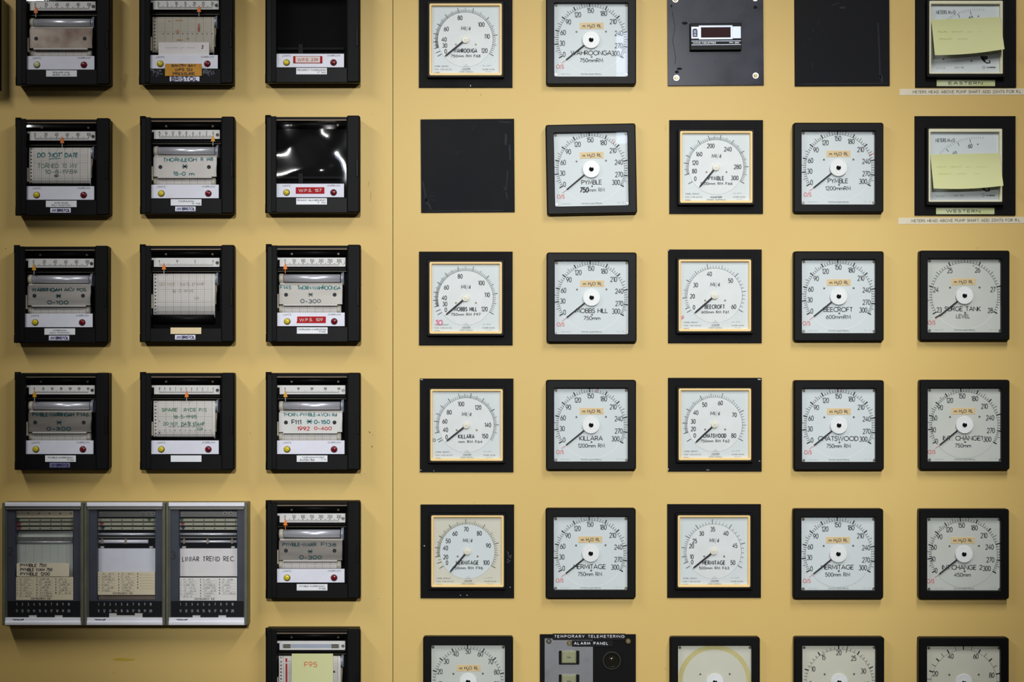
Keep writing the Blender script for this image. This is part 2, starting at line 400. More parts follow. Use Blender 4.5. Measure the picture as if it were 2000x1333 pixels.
def root(name, u, label, cat, group=None, rot=0):
    o = bpy.data.objects.new(name, None); o.empty_display_size = 0.03; C.objects.link(o)
    o.location = (u.X, 0, u.Z); o.rotation_euler = (0, R(-rot), 0)
    o['label'] = label; o['category'] = cat
    if group: o['group'] = group
    return o
def struct(o): o['kind'] = 'structure'; return o

# ------------------------------------------------------------------ the room
def simple(name, boxes, m):
    v = []; f = []
    for x0, y0, z0, x1, y1, z1 in boxes:
        b = len(v)
        v += [(x0, y0, z0), (x1, y0, z0), (x1, y1, z0), (x0, y1, z0), (x0, y0, z1), (x1, y0, z1), (x1, y1, z1), (x0, y1, z1)]
        f += [(b, b + 3, b + 2, b + 1), (b + 4, b + 5, b + 6, b + 7), (b, b + 1, b + 5, b + 4), (b + 1, b + 2, b + 6, b + 5), (b + 2, b + 3, b + 7, b + 6), (b + 3, b, b + 4, b + 7)]
    me = bpy.data.meshes.new(name); me.from_pydata(v, [], f)
    for mn in (m if isinstance(m, list) else [m]): me.materials.append(MATS[mn])
    o = bpy.data.objects.new(name, me); C.objects.link(o); return o
SX = (767.5 - 1000) * S
wall = MB(Unit(1000, 666.5, 0))
for x0, x1 in ((-2.6, SX - 0.0005), (SX + 0.0005, 2.6)):
    b = len(wall.v)
    wall.v += [(x0, 0, -CZ), (x1, 0, -CZ), (x1, 0, 3.1 - CZ), (x0, 0, 3.1 - CZ), (x0, .03, -CZ), (x1, .03, -CZ), (x1, .03, 3.1 - CZ), (x0, .03, 3.1 - CZ)]
    for q in ((0, 1, 2, 3), (5, 4, 7, 6), (4, 0, 3, 7), (1, 5, 6, 2), (3, 2, 6, 7), (4, 5, 1, 0)): wall.face([b + i for i in q], 'wall_paint')
b = len(wall.v)
wall.v += [(SX - .001, .004, -CZ), (SX + .001, .004, -CZ), (SX + .001, .004, 3.1 - CZ), (SX - .001, .004, 3.1 - CZ)]
wall.face([b, b + 1, b + 2, b + 3], 'wall_gap')
rnd = random.Random(5)
def blob(x, y, rx, ry, m, t=0.06, a=0):
    pts = []
    for i in range(9):
        an = 2 * math.pi * i / 9; q = rnd.uniform(.6, 1.15)
        px, py = rx * q * math.cos(an), ry * q * math.sin(an)
        pts.append((x - 1000 + px * math.cos(a) - py * math.sin(a), y - 666.5 + px * math.sin(a) + py * math.cos(a)))
    wall.poly(pts, t, m)
for x, y, rx, ry, m, a in ((722, 845, 2.6, 1, 'wall_stain', 1), (728, 850, 1.1, .8, 'wall_stain', 0), (726.5, 873, 2.2, 1.3, 'wall_stain', .5), (704, 928, 1.2, .6, 'wall_stain', 1),
        (712, 926, .8, .5, 'wall_stain', 1), (489, 847, 2.6, .5, 'wall_stain', 2), (735.7, 603, .9, .7, 'wall_stain', 0), (726, 224, .7, .7, 'wall_stain', 0), (11, 486, 1.2, .9, 'wall_stain', 0),
        (912, 176, 2, .4, 'wall_stain', 1), (939, 185, 2.2, .6, 'wall_stain', 1.6), (1207, 167, .6, 1.5, 'wall_stain', 0), (925.7, 982, .7, .9, 'wall_stain', 0),
        (1909, 485, .5, 2, 'wall_stain', 0), (1300, 1307, 4, .4, 'wall_stain', .5), (236, 156, 1.5, .5, 'wall_stain', 0), (463, 136, .9, .9, 'wall_stain', 0), (1160, 672, 16, .5, 'wall_stain', 0),
        (724, 384, 1.5, 12, 'wall_smudge', 0), (720, 360, 1.2, 8, 'wall_smudge', 0.1), (245, 157, 5, 16, 'wall_smudge', .2), (243, 1289, 24, 3.6, 'wall_yellow', 0), (222, 1315, 6, .5, 'wall_smudge', 0),
        (488, 382, 1.6, 1, 'wall_smudge', 0), (202, 727, 9, .8, 'wall_smudge', 0), (740, 1170, 1, .7, 'wall_stain', 0), (726, 1168, 1, .7, 'wall_smudge', 0), (1374, 249, .01, .01, 'wall_stain', 0),
        (1366, 1243.5, .5, .8, 'wall_stain', 0), (1792, 1317, .8, .8, 'wall_stain', 0), (1813, 1239, .6, .6, 'wall_smudge', 0), (38, 300, 4, 9, 'wall_smudge', 0), (1300, 250, 1, 9, 'wall_smudge', 0)):
    blob(x, y, rx, ry, m, a=a)
wo = wall.build('wall_back'); wo.location = (0, 0, CZ); struct(wo)
struct(simple('floor', [(-2.7, -5.2, -0.05, 2.7, 0.03, 0)], 'floor_vinyl'))
struct(simple('ceiling', [(-2.7, -5.2, 3.1, 2.7, 0.03, 3.15)], 'plaster'))
struct(simple('wall_left', [(-2.7, -5.2, 0, -2.6, 0.03, 3.1)], 'plaster'))
struct(simple('wall_right', [(2.6, -5.2, 0, 2.7, 0.03, 3.1)], 'plaster'))
WX0, WX1, WZ0, WZ1 = 0.475, 0.755, 2.52, 3.05
struct(simple('wall_front', [(-2.6, -5.2, 0, WX0, -5.0, 3.1), (WX1, -5.2, 0, 2.6, -5.0, 3.1), (WX0, -5.2, 0, WX1, -5.0, WZ0), (WX0, -5.2, WZ1, WX1, -5.0, 3.1)], 'plaster'))
mat('daylight', (205, 222, 255), 0.5, emit=((205, 222, 255), 7.0))
struct(simple('window_1', [(WX0, -5.15, WZ0, WX1, -5.10, WZ1)], 'daylight'))

# ------------------------------------------------------------------ strip chart recorders
REC_REF = (365.4, 323.0)      # front face centre of the recorder the layout was measured on
RW, RH = 184, 190
GR = 'square black strip chart recorders on the yellow board'
def scale_ticks(mb, kind, X0, X1, ty, t):
    def num(s, x, h=6.2, y=None, th=.75): mb.text(s, x, y if y is not None else ty - 5.2, h, t, 'ink_dark', xs=.8, thick=th)
    if kind[0] == 'dots':                       # printed scale with triangular dots
        vals = kind[1]; n = len(vals); fine = kind[2] if len(kind) > 2 else 2
        for i, v in enumerate(vals):
            x = X0 + (X1 - X0) * i / (n - 1)
            num(v, x)
            mb.poly([(x, ty - 1.6), (x + 1.3, ty + .9), (x - 1.3, ty + .9)], t, 'ink_black')
            if i < n - 1:
                xm = x + (X1 - X0) / (n - 1) / 2
                mb.poly([(xm, ty - 1.2), (xm + 1, ty + .8), (xm - 1, ty + .8)], t, 'ink_black')
        mb.stroke([(X0, ty + 2), (X1, ty + 2)], .45, t, 'ink_dark')
        mb.stroke([(X0, ty + 4), (X1, ty + 4)], .3, t, 'ink_grey')
        for i in range(51):
            x = X0 + (X1 - X0) * i / 50
            mb.stroke([(x, ty + 2), (x, ty + (5.2 if i % 5 == 0 else 4))], .4, t, 'ink_grey')
    else:                                        # ruler scale
        vals = kind[1]; n = len(vals); m = kind[2]; big = kind[3] if len(kind) > 3 else 5
        for i, v in enumerate(vals):
            x = X0 + (X1 - X0) * i / (n - 1)
            num(v, x, 3.6, ty - 5, .7)
            for j in range(m if i < n - 1 else 1):
                xx = x + (X1 - X0) / (n - 1) * j / m
                hh = 5.5 if j == 0 else (3.8 if j * 2 == m else 2.6)
                mb.stroke([(xx, ty + 3 - hh), (xx, ty + 3)], .55, t, 'ink_dark')
        mb.stroke([(X0, ty + 3), (X1, ty + 3)], .45, t, 'ink_dark')

PROF = [(57.5, 15), (59.5, 18.5), (63, 20.6), (70, 21.8), (80, 22.2), (100, 22.2), (116, 21.9), (122, 20.6), (127, 18), (131, 14), (134, 9)]
PROF_LONG = [(57.5, 15), (59.5, 18.5), (63, 20.6), (70, 21.8), (90, 22.2), (108, 22.2), (120, 21.2), (130, 18.0), (137, 14), (143, 9), (146, 5)]
def prof_t(prof, y):
    for (y0, t0), (y1, t1) in zip(prof, prof[1:]):
        if y0 <= y <= y1: return t0 + (t1 - t0) * (y - y0) / (y1 - y0)
    return prof[-1][1]
def add_paper(par, u, m='paper', prof=PROF, y0=None, y1=None, x0=26.5, x1=147, holes=True, dense=False, marks=None, name='chart_paper'):
    mb = MB(u)
    pr = [q for q in prof if (y0 is None or q[0] >= y0) and (y1 is None or q[0] <= y1)]
    for (ya, ta), (yb, tb) in zip(pr, pr[1:]):
        mb.face([mb.pt(x0, ya, ta), mb.pt(x1, ya, ta), mb.pt(x1, yb, tb), mb.pt(x0, yb, tb)], m, True)
    def strip(xa, xb, mm, o=.12, ya_=None, yb_=None):
        pts = [q for q in pr if (ya_ is None or q[0] >= ya_) and (yb_ is None or q[0] <= yb_)]
        for (ya, ta), (yb, tb) in zip(pts, pts[1:]):
            mb.face([mb.pt(xa, ya, ta + o), mb.pt(xb, ya, ta + o), mb.pt(xb, yb, tb + o), mb.pt(xa, yb, tb + o)], mm)
    gx0, gx1 = x0 + 9, x1 - 6
    nv = 40 if dense else 28
    for i in range(nv + 1):
        x = gx0 + (gx1 - gx0) * i / nv; wd = .42 if i % 4 == 0 else .22
        strip(x - wd, x + wd, 'grid_dark' if i % 4 == 0 else 'grid_ink')
    y = pr[0][0] + 4; i = 0
    while y < pr[-1][0] - 1:
        tt = prof_t(prof, y) + .14
        wd = .28 if i % 6 else .5
        mb.rect(gx0, y - wd / 2, gx1, y + wd / 2, tt, 'grid_ink' if i % 6 else 'grid_dark'); y += 4.3; i += 1
    if holes:
        y = pr[0][0] + 3
        while y < pr[-1][0] - 2:
            mb.poly([(x0 + 2.6, y - 1.1), (x0 + 5.6, y - 1.1), (x0 + 5.6, y + 1.1), (x0 + 2.6, y + 1.1)], prof_t(prof, y) + .16, 'ink_black'); y += 6.6
    if marks: marks(mb)
    return mb.build(name, par)

def recorder(left, top, label, content='plate', scale=('dots', ['0', '20', '40', '60', '80', '100']), ptr=(39, 'pointer_yellow'), strip=True, tape=None,
             name=None, badge=None, plate=None, marks=None, paper='paper', lamp='lamp_yellow', pane='clear_plastic', lower=None, scale_kind=None, chrome_line=None, prof=PROF, tick_y=37.2):
    u = Unit(left + RW / 2, top + RH / 2, 32, REC_REF)
    ox, oy = RW / 2, RH / 2
    class Sh(Unit): pass
    base = u.p
    u.p = lambda x, y, t: base(x - ox, y - oy, t)
    r = root('chart_recorder', u, label, 'chart recorder', GR)
    # case
    mb = MB(u)
    mb.ring((1.5, 2.5, 183, 189), (12, 7, 175, 180), 0, 21, 'black_plastic', 2, 2, .8)
    mb.rbox(12, 7, 175, 180, 0.5, 3, 'black_inside', bev=0)
    mb.build('case', r)
    # door: front frame with the window opening, right grip column and lower panel
    wy1 = 160.5 if strip else 163
    mb = MB(u)
    mb.ring((2, 2.5, RW - 1, RH), (21.3, 6.5, 158.5, wy1), 22, 31, 'black_gloss', 1.5, 1, 1.2, .6, ti=20)
    mb.rbox(158.5, -0.5, RW, RH - .5, 21.5, 33, 'black_plastic', 3, 2.4, True)
    mb.rbox(11, 1, 21, RH - 2, 30, 32.4, 'black_plastic', 1, 1)
    dr = mb.build('door', r)
    mb = MB(u)
    mb.cylz(-.5, 16, 6, 24.5, 6.0, 'black_plastic'); mb.cylz(16.6, RH - 17, 6, 24, 5.6, 'black_plastic'); mb.cylz(RH - 16.4, RH + .5, 6, 24.5, 6.0, 'black_plastic')
    mb.build('hinge', r)
    mb = MB(u)
    mb.rbox(176, 86, 181.5, 119, 32.4, 34.2, 'black_gloss', 1.5, .8); mb.disc(178.6, 84.5, 2.2, 32.5, 34.4, 'black_gloss', 14, .4)
    mb.build('latch', dr)
    # bar along the top with two screws; beige strip paints the bevel's highlight line
    mb = MB(u)
    mb.cylx(21.5, 158.4, 17, 18, 4.6, 'black_gloss'); mb.rbox(21.5, 7.2, 158.4, 9.4, 16, 29, 'brown_bar', bev=.4)
    mb.build('top_rail', r)
    for x in (51, 142):
        mb = MB(u); mb.disc(x, 18.6, 2.6, 18.5, 23, 'screw_dark', 14, .6); mb.build('rail_screw', r)
    if content != 'empty':
        # scale plate
        mb = MB(u); sm = 'scale_white'
        mb.rbox(22.5, 26, 155.8, 43.6, 20.5, 22.5, sm, bev=.3)
        mb.poly([(22.5, 30), (27.5, 30), (27.5, 43.6), (22.5, 43.6)], 22.62, 'black_inside')
        if scale_kind == 'window':
            mb.rect(33, 32, 145, 39.6, 22.62, 'meter_silver')
            for xx in (35, 129):
                mb.rect(xx, 32, xx + 14, 40, 22.7, 'screw_dark')
                for j in range(10): mb.stroke([(xx + 1 + j * 1.4, 32.4), (xx + 1 + j * 1.4, 39.6)], .4, 22.78, 'rail_cream')
                mb.stroke([(xx, 36), (xx + 14, 36)], .4, 22.78, 'rail_cream')
        else: scale_ticks(mb, scale, 38, 143, tick_y, 22.72)
        sp = mb.build('scale_plate', r)
        mb = MB(u); mb.disc(151, 35.4, 3.2, 22.4, 23.6, 'screw_dark' if left < 500 else 'screw_steel', 16, .6)
        mb.rect(148.6, 35.0, 153.4, 35.9, 23.7, 'ink_black'); mb.build('scale_screw', sp)
        mb = MB(u); mb.rbox(21.8, 52, 158, 53.6, 12, 19, 'screw_dark', bev=.3); mb.rbox(21.8, 44.5, 158, 51.6, 8, 15, 'black_gloss', bev=1); mb.build('guide_rail', r)
        if ptr:
            px, pm = ptr; mb = MB(u)
            a = mb.loop([(px, 35.2), (px + 4.1, 48.4), (px - 4.1, 48.4)], 23.4, 25); b2 = mb.loop([(px, 35.2), (px + 4.1, 48.4), (px - 4.1, 48.4)], 25)
            mb.bridge(a, b2, pm); mb.face(b2, pm); mb.face(a[::-1], pm)
            q = mb.build('pointer', r)
            mb = MB(u); mb.rbox(px - .6, 48, px + .6, 57, 23.4, 24.6, pm if pm == 'pointer_orange' and left > 500 else 'tab_white', bev=.2); mb.build('pointer_stem', q)
        # white end bar, drum flanges at the right
        mb = MB(u); mb.rbox(21.8, 97, 24.4, 124, 16, 24, 'card_cream', bev=.4); mb.build('bracket', r)
        mb = MB(u)
        mb.cylx(149.5, 151.4, 68, 13, 12, 'chrome'); mb.cylx(152.6, 154.4, 68, 12, 13.5, 'meter_silver'); mb.cylx(153, 154.5, 108, 10, 22, 'black_gloss')
        mb.build('drum_flange', r)
    if content == 'paper' and lower != 'none':
        add_paper(r, u, paper, prof, marks=marks)
        mb = MB(u); mb.rbox(147.4, 79, 150.6, 116.5, 17, 22.6, 'brown_bar', bev=.5); mb.build('paper_guide', r)
        mb = MB(u); mb.cylx(27, 146.5, 128 if strip else 146, 8, 12 if strip else 10, 'black_gloss'); mb.build('take_up_roller', r)
    if content == 'plate':
        mb = MB(u); mb.cylx(36.5, 146.8, 67.4, 16, 8.2, 'chrome')
        mb.rect(36.5, 76.2, 150, 77.2, 22.6, 'rail_cream')
        if chrome_line:
            for xx in chrome_line: mb.cylx(xx, xx + .5, 67.4, 16, 8.25, 'ink_red', caps=False)
        mb.build('roller', r)
        mb = MB(u); mb.cylx(28, 35.8, 67.5, 16, 9.6, 'gear_cream', 18)
        for j in range(3): mb.rect(31, 60.5 + j * 5, 32.2, 61.6 + j * 5, 24.1, 'ink_grey')
        mb.build('roller_gear', r)
        pm, lines = plate
        mb = MB(u)
        mb.rbox(26, 79, 150, 117.4, 21.8, 23, pm, bev=.4)
        mb.rbox(34, 116.5, 140, 120.3, 18, 23.4, 'plate_light' if pm != 'plate_white' else 'plate_white', bev=.8)
        mb.rbox(27.5, 75.6, 150.6, 78.9, 19, 22.4, 'plate_light', bev=.6)
        for x in (39.8, 134.6): mb.disc(x, 98.5, 3.9, 23.0, 23.1, 'ink_black', 20)
        for i, (s, cx, cy, h, wdt, mm, th) in enumerate(lines):
            mb.text(s, cx, cy, h, 23.2, mm, width=wdt, thick=th * 1.18, jit=.07, seed=int(left + i))
        mb.build('cover_plate', r)
        add_paper(r, u, 'paper', [(118, 13), (121, 15.5), (126, 17), (131, 17), (135, 16)], x0=28, x1=148, holes=False,
                  marks=(lambda mb: mb.rect(88, 121, 95, 132, 16.9, 'tape_clear')) if left > 60 or top > 600 else None)
        for xa in (28, 141):
            mb = MB(u); mb.cylx(xa, xa + 7, 128, 12, 8.5, 'gear_cream', 18); mb.build('roller_cap', r)
    if content == 'empty':
        mb = MB(u); mb.rbox(24, 118, 156, 124, 3, 8, 'black_plastic'); mb.rbox(66, 112, 76, 132, 3, 9, 'black_gloss')
        mb.build('empty_bracket', r)
    if strip:
        mb = MB(u)
        sx1 = 153.8
        mb.rbox(22, 133, sx1, 159.6, 24.5, 27, 'strip_white', bev=.3)
        mb.text('LIMITS', 41.4, 137.2, 2.9, 27.15, 'ink_grey', width=15, thick=.55)
        mb.text('OVERFLOW', 134, 136.8, 2.9, 27.15, 'ink_grey', width=25, thick=.55)
        for x in (41.6, 133.4): mb.disc(x, 150.3, 6.6, 26.9, 27.2, 'ink_black', 24)
        st = mb.build('indicator_strip', r)
        mb = MB(u); mb.disc(41.2, 149.8, 5.5, 27, 27.6, lamp, 24, dome=1.8); mb.build('limits_lamp', st)
        mb = MB(u); mb.disc(133.4, 149.8, 5.5, 27, 27.6, 'lamp_red', 24, dome=1.8); mb.build('overflow_lamp', st)
        if tape:
            tm, ts, tc, (a, b2, c, d), sk = tape
            mb = MB(u); mb.face([mb.pt(a + sk, b2, 27.7), mb.pt(c, b2, 27.7), mb.pt(c, d, 27.7), mb.pt(a, d, 27.7)], tm)
            mb.rbox(a + 1.5, b2 + .2, c - .5, d - .2, 27, 27.75, tm, bev=.1)
            if tm == 'tape_white':
                mb.rect(a - 3.5, b2 - .5, a + 1, d + .5, 27.8, 'tape_red'); mb.rect(c - 1, b2 - .5, c + 3.5, d + .5, 27.8, 'tape_red')
                mb.rect(a - 3, d - .6, c + 3, d + .6, 27.8, 'tape_red'); mb.rect(a - 3, b2 - .6, c + 3, b2 + .2, 27.8, 'tape_red')
            mb.text(ts, (a + c) / 2, (b2 + d) / 2, 5.2, 27.9, tc, width=(c - a) * .78, thick=1.0, jit=.06)
            mb.build('embossed_tape', r)
    # window
    mb = MB(u)
    pp = [(7, 26), (9.5, 28.2), (13, 29.6), (18, 30.3), (26, 30.7)] + [(26 + (wy1 - 26) * i / 10, 30.7) for i in range(1, 11)]
    nx = 8
    for (ya, ta), (yb, tb) in zip(pp, pp[1:]):
        for j in range(nx):
            xa = 21.4 + 137 * j / nx; xb = 21.4 + 137 * (j + 1) / nx
            mb.face([mb.pt(xa, ya, ta), mb.pt(xb, ya, ta), mb.pt(xb, yb, tb), mb.pt(xa, yb, tb)], pane, True)
    mb.build('window_pane', r)
    # labels on the lower panel
    if name:
        nm, lines = name
        mb = MB(u); mb.rbox(60, 161.3, 120, 173.8, 31, 31.7, nm, bev=.2)
        for i, (s, cx, cy, h, wd, mm) in enumerate(lines): mb.text(s, cx, cy, h, 31.85, mm, width=wd, thick=h * .2, jit=.0 if h < 4.2 else .05)
        mb.build('name_label', r)
    if badge:
        bm, bx0, bx1, logo = badge
        mb = MB(u); mb.rbox(bx0, 175.6, bx1, 184.8, 31, 31.7, bm, bev=.2)
        if logo:
            for j in range(4): mb.stroke([(bx0 + 3 + j * 2.4, 183), (bx0 + 5.2 + j * 2.0, 177.8)], 1.3, 31.85, 'ink_navy')
            mb.text('BRISTOL', bx0 + 26, 180.3, 5, 31.85, 'ink_navy', width=bx1 - bx0 - 15.5, thick=1.5, gap=.2)
        else:
            mb.text('BRISTOL', (bx0 + bx1) / 2, 180.2, 7, 31.85, 'ink_navy', width=bx1 - bx0 - 8, thick=1.9, gap=.25)
        mb.build('maker_badge', r)
    return r, u

def nl(a, b=None, hand=None):
    L = [(a, 90, 165.4, 2.7, min(56, len(a) * 3.0), 'ink_dark')]
    if b: L.append((b, 90 if len(b) > 6 else 110, 170, 2.7, min(56, len(b) * 3.0), 'ink_dark'))
    if hand: L.append((hand, 80, 169.6, 4.3, 28, 'ink_black'))
    return ('label_white', L)
BADGE = ('badge_white', 68.7, 108.5, True)

recorder(-190, -16, 'black recorder cut off by the top left edge, only a sliver in view', content='empty', strip=False)
# row 1
def t0(*a): return list(a)
recorder(30, -24, 'recorder with blank stained steel plate and a pale lamp, top left of the board', plate=('steel_stained', []), ptr=(39, 'pointer_orange'),
         lamp='lamp_pale', name=nl('ROLAND AVE.', 'BLEED VALVE'))
def m12(mb):
    for x, y, a, b2, m in ((117, 80, 2.6, 10, 'rust_red'), (78, 65, 8, 1.4, 'rust'), (75, 87, 4, 4, 'rust'), (78, 103, 7, 1.4, 'rust'), (60, 66, 4, 1, 'rust'), (95, 100, 3, 1.5, 'rust')):
        mb.poly([(x + a * math.cos(i * .7) * rnd.uniform(.7, 1.1), y + b2 * math.sin(i * .7) * rnd.uniform(.7, 1.1)) for i in range(9)], prof_t(PROF, y) + .6, m)
    for y in (90,):
        for j in range(11): mb.rect(46 + j * 9.5, y, 48.5 + j * 9.5, y + 1.8, 22.5, 'ink_grey')
r12, u12 = recorder(271.5, -26, 'recorder with rust-stained chart, amber tape and a white card marked 2', content='paper', paper='paper_stained', marks=m12,
         scale=('dots', ['0', '5', '10', '15', '20', '25', '30']), ptr=(117, 'pointer_orange'), badge=('badge_white', 60, 118, False))
mb = MB(u12); mb.rbox(38, 108, 137, 133, 23.5, 24, 'card_white', bev=.2); mb.text('2', 124, 117, 5.5, 24.15, 'ink_black', thick=1.4, xs=1.2)
mb.text('nwmnn wn nmw', 80, 118, 4, 24.15, 'ink_faint', width=56, thick=.4, jit=.1); mb.build('card', r12)
mb = MB(u12); mb.rbox(50.7, 150.5, 122.5, 174.6, 32.6, 33, 'tape_amber', bev=.2)
for s, y, wd in (('BANTRY BAY', 154.2, 46), ('WPS 122', 162.4, 34), ('PRESSURE', 170.2, 42)): mb.text(s, 87.5, y, 4.6, 33.15, 'ink_black', width=wd, thick=1.2, jit=.08)
mb.build('amber_tape', r12)
for x0 in (25, 124):
    mb = MB(u12)
    for i in range(26):
        x = x0 + rnd.uniform(0, 22); y = rnd.uniform(161, 173); a = rnd.uniform(0, 3)
        mb.stroke([(x, y), (x + 2.5 * math.cos(a), y + 2.5 * math.sin(a)), (x + 4 * math.cos(a + .7), y + 4 * math.sin(a + .7))], .6, 31.3, 'smear')
    mb.build('adhesive_smear', r12)
recorder(518.5, -28.5, 'empty dark recorder window with white tape lettered in red, top of the third column', content='empty',
         tape=('tape_white', 'W.P.S. 239', 'ink_red', (58, 138.3, 108, 151), 0), name=nl('PROSPECT-THORNLEIGH', 'F 162'))
# row 2
def m21(mb):
    T = 22.45
    mb.text('DO "NOT" DATE', 82, 72, 8.2, T - .1, 'ink_teal', width=78, thick=1.5, jit=.06, slant=.1); mb.stroke([(65, 79.5), (88, 78.6)], 1.2, T, 'ink_teal')
    mb.text('TORNED. 10 MY', 82, 93, 8, T, 'ink_green_faded', width=76, thick=1.0, jit=.07)
    mb.text('10-8-1989', 89, 104.5, 7, T, 'ink_green_faded', width=62, thick=1.0, jit=.07)
    mb.text('5D', 80, 112.5, 3.6, T, 'ink_dark', width=8, thick=1.0, jit=.1)
recorder(29.5, 231, 'recorder with teal handwriting DO NOT DATE on its chart, left column second row', content='paper', marks=m21, ptr=(91, 'pointer_orange'),
         name=nl('AVON ROAD', 'RCV POSITION'), badge=BADGE)
recorder(273.4, 228, 'recorder with pale plate hand-lettered THORNLEIGH R148 in teal', plate=('plate_light',
         [('THORNLEIGH', 78, 84.2, 6.6, 64, 'ink_teal', 1.3), ('R 148', 131, 83.2, 6.6, 23, 'ink_teal', 1.2), ('*', 87.5, 97, 9, 10, 'ink_teal_dark', 1.7), ('15-0 m', 85, 111.5, 6.6, 40, 'ink_teal', 1.4)]),
         scale=('dots', ['15', '14', '12', '10', '8', '6', '4', '2', '0']), ptr=(142.5, 'pointer_yellow'), name=nl('THORNLEIGH', 'R 148'), badge=BADGE)
recorder(518.5, 226, 'empty dark recorder window with bright scratched reflections and solid red tape', content='empty', pane='scratched_plastic',
         tape=('tape_red', 'W.P.S. 157', 'tape_white', (59.5, 140, 115.5, 152.5), 0), name=nl('PENNANT HILLS-BEECROFT', 'F 150'))
# row 3
recorder(26.6, 480.5, 'recorder with steel plate lettered WARRINGAH AICV POS and 0-100', plate=('steel_plate',
         [('WARRINGAH', 64, 86.5, 6.4, 58, 'ink_teal_dark', 1.5), ('AICV POS.', 120, 86.5, 5.6, 44, 'ink_teal_dark', 1.2), ('*', 87, 99.5, 8.5, 9.5, 'ink_teal_dark', 1.8), ('0-100', 85.5, 111.5, 6.2, 40, 'ink_teal_dark', 1.4)]),
         ptr=(39, 'pointer_yellow'), name=nl('WARRINGAH', 'AICV POSITION'), badge=BADGE)
def m32(mb):
    mb.text('DO NOT - DATE STAMP', 82, 77.5, 5.4, 22.3, 'ink_brown_faded', width=86, thick=.7, jit=.12); mb.text('18-5-1995', 84, 91, 5, 22.5, 'ink_brown_faded', width=42, thick=.6, jit=.12)
    mb.text('W4', 111, 104.5, 5, 22.5, 'ink_brown_faded', width=9, thick=.7, jit=.12)
recorder(273, 479, 'recorder without indicator strip, long faded chart and cream blank label', content='paper', strip=False, marks=m32, prof=PROF_LONG,
         scale=('ruler', ['0', '10', '5', '0'], 10), ptr=(47, 'pointer_orange'), name=('label_cream', []), badge=BADGE)
recorder(519.8, 478.5, 'recorder with steel plate lettered THORN-WAHROONGA and slanted red tape', plate=('steel_plate',
         [('F145', 39, 84, 6.6, 22, 'ink_teal', 1.2), ('THORN-WAHROONGA', 104, 85, 6.6, 84, 'ink_teal', 1.3), ('*', 88, 97.5, 8.5, 9, 'ink_teal_dark', 1.3), ('0-300', 88, 111, 6.4, 39, 'ink_teal_dark', 1.2)]),
         scale=('dots', ['0', '50', '100', '150', '200', '250', '300']), ptr=(38, 'pointer_orange'), tape=('tape_red', 'W.P.S. 189', 'tape_white', (59.5, 140.5, 117, 153.3), 4), chrome_line=(37.5,),
         name=nl('THORNLEIGH-WAHROONGA', 'F145'))
# row 4
recorder(28, 729, 'recorder with dark steel plate lettered PYMBLE-WARRINGAH F146 and a dim badge', plate=('steel_dark',
         [('PYMBLE-WARRINGAH', 75, 83, 6.2, 80, 'ink_teal_dark', 1.5), ('F146', 133, 83, 6.2, 22, 'ink_teal_dark', 1.3), ('*', 87, 98.5, 10, 11.5, 'ink_teal_dark', 1.5), ('0-300', 86, 111, 6.2, 46, 'ink_teal_dark', 1.6)]),
         scale=('ruler', ['0', '50', '100', '150', '200', '250', '300'], 10), ptr=(38.6, 'pointer_yellow'), name=nl('PYMBLE-WARRINGAH', 'F146'), badge=('badge_dim', 68.7, 108.5, True), chrome_line=(37,))
def m42(mb):
    mb.text('SPARE', 58, 74, 6, 22.4, 'ink_green', width=30, thick=1.1, jit=.08); mb.text('RYDE P/S', 108, 74, 6, 22.4, 'ink_green', width=43, thick=1.0, jit=.08)
    mb.text('18-5-1995', 88, 87.5, 5.6, 22.6, 'ink_green', width=45, thick=1.1, jit=.08); mb.text('DO NOT', 60, 101, 5.6, 22.6, 'ink_green', width=27, thick=1.0, jit=.08)
    mb.text('DATE STAMP', 104, 101.5, 6, 22.6, 'ink_green', width=44, thick=1.2, jit=.08); mb.text('W4', 117, 111, 5.6, 22.6, 'ink_green', width=11, thick=1.0, jit=.08)
    mb.text('METRES OF RESERVOIR DEPLETION', 88, 106.6, 2.2, 22.6, 'ink_grey', width=64, thick=.35)
    for j in range(11): mb.rect(38 + j * 9.9, 113, 39.5 + j * 9.9, 115, 22.5, 'ink_grey')
    mb.text('18', 38, 119, 3, 21.8, 'ink_dark', thick=.6); mb.text('12', 38, 96, 3, 22.6, 'ink_grey', thick=.5)
recorder(273.4, 729, 'recorder with green handwriting SPARE RYDE on its chart and a blank white label', content='paper', marks=m42,
         scale=('ruler', ['10', '9', '8', '7', '6', '5', '4', '3', '2', '1', '0'], 5), ptr=(91, 'pointer_orange'), name=('label_white', []))
recorder(519.5, 729, 'recorder with white plate lettered F111 in teal and 1992 in red', plate=('plate_white',
         [('THORN.-PYMBLE-AVON Rd', 87, 83.2, 5.8, 104, 'ink_teal', 1.1), ('F111', 60, 98, 7.6, 18, 'ink_teal_dark', 1.5), ('*', 86, 96, 9.5, 10.5, 'ink_teal', 1.7), ('0-150', 110.5, 97.5, 6.6, 30, 'ink_teal', 1.5),
          ('1992', 74, 110.5, 7, 24, 'ink_red', 1.4), ('0-400', 112, 110, 5.8, 33, 'ink_red', 1.3)]), chrome_line=(69,),
         scale=('ruler', ['0', '100', '200', '300', '400'], 10), ptr=(38.6, 'pointer_yellow'), name=('label_white', [('THORNLEIGH-PYMBLE', 92, 165, 2.7, 44, 'ink_grey'), ('AVON Rd', 80, 170, 3.8, 28, 'ink_black'), ('F 111', 113, 169.6, 2.6, 8, 'ink_grey')]))
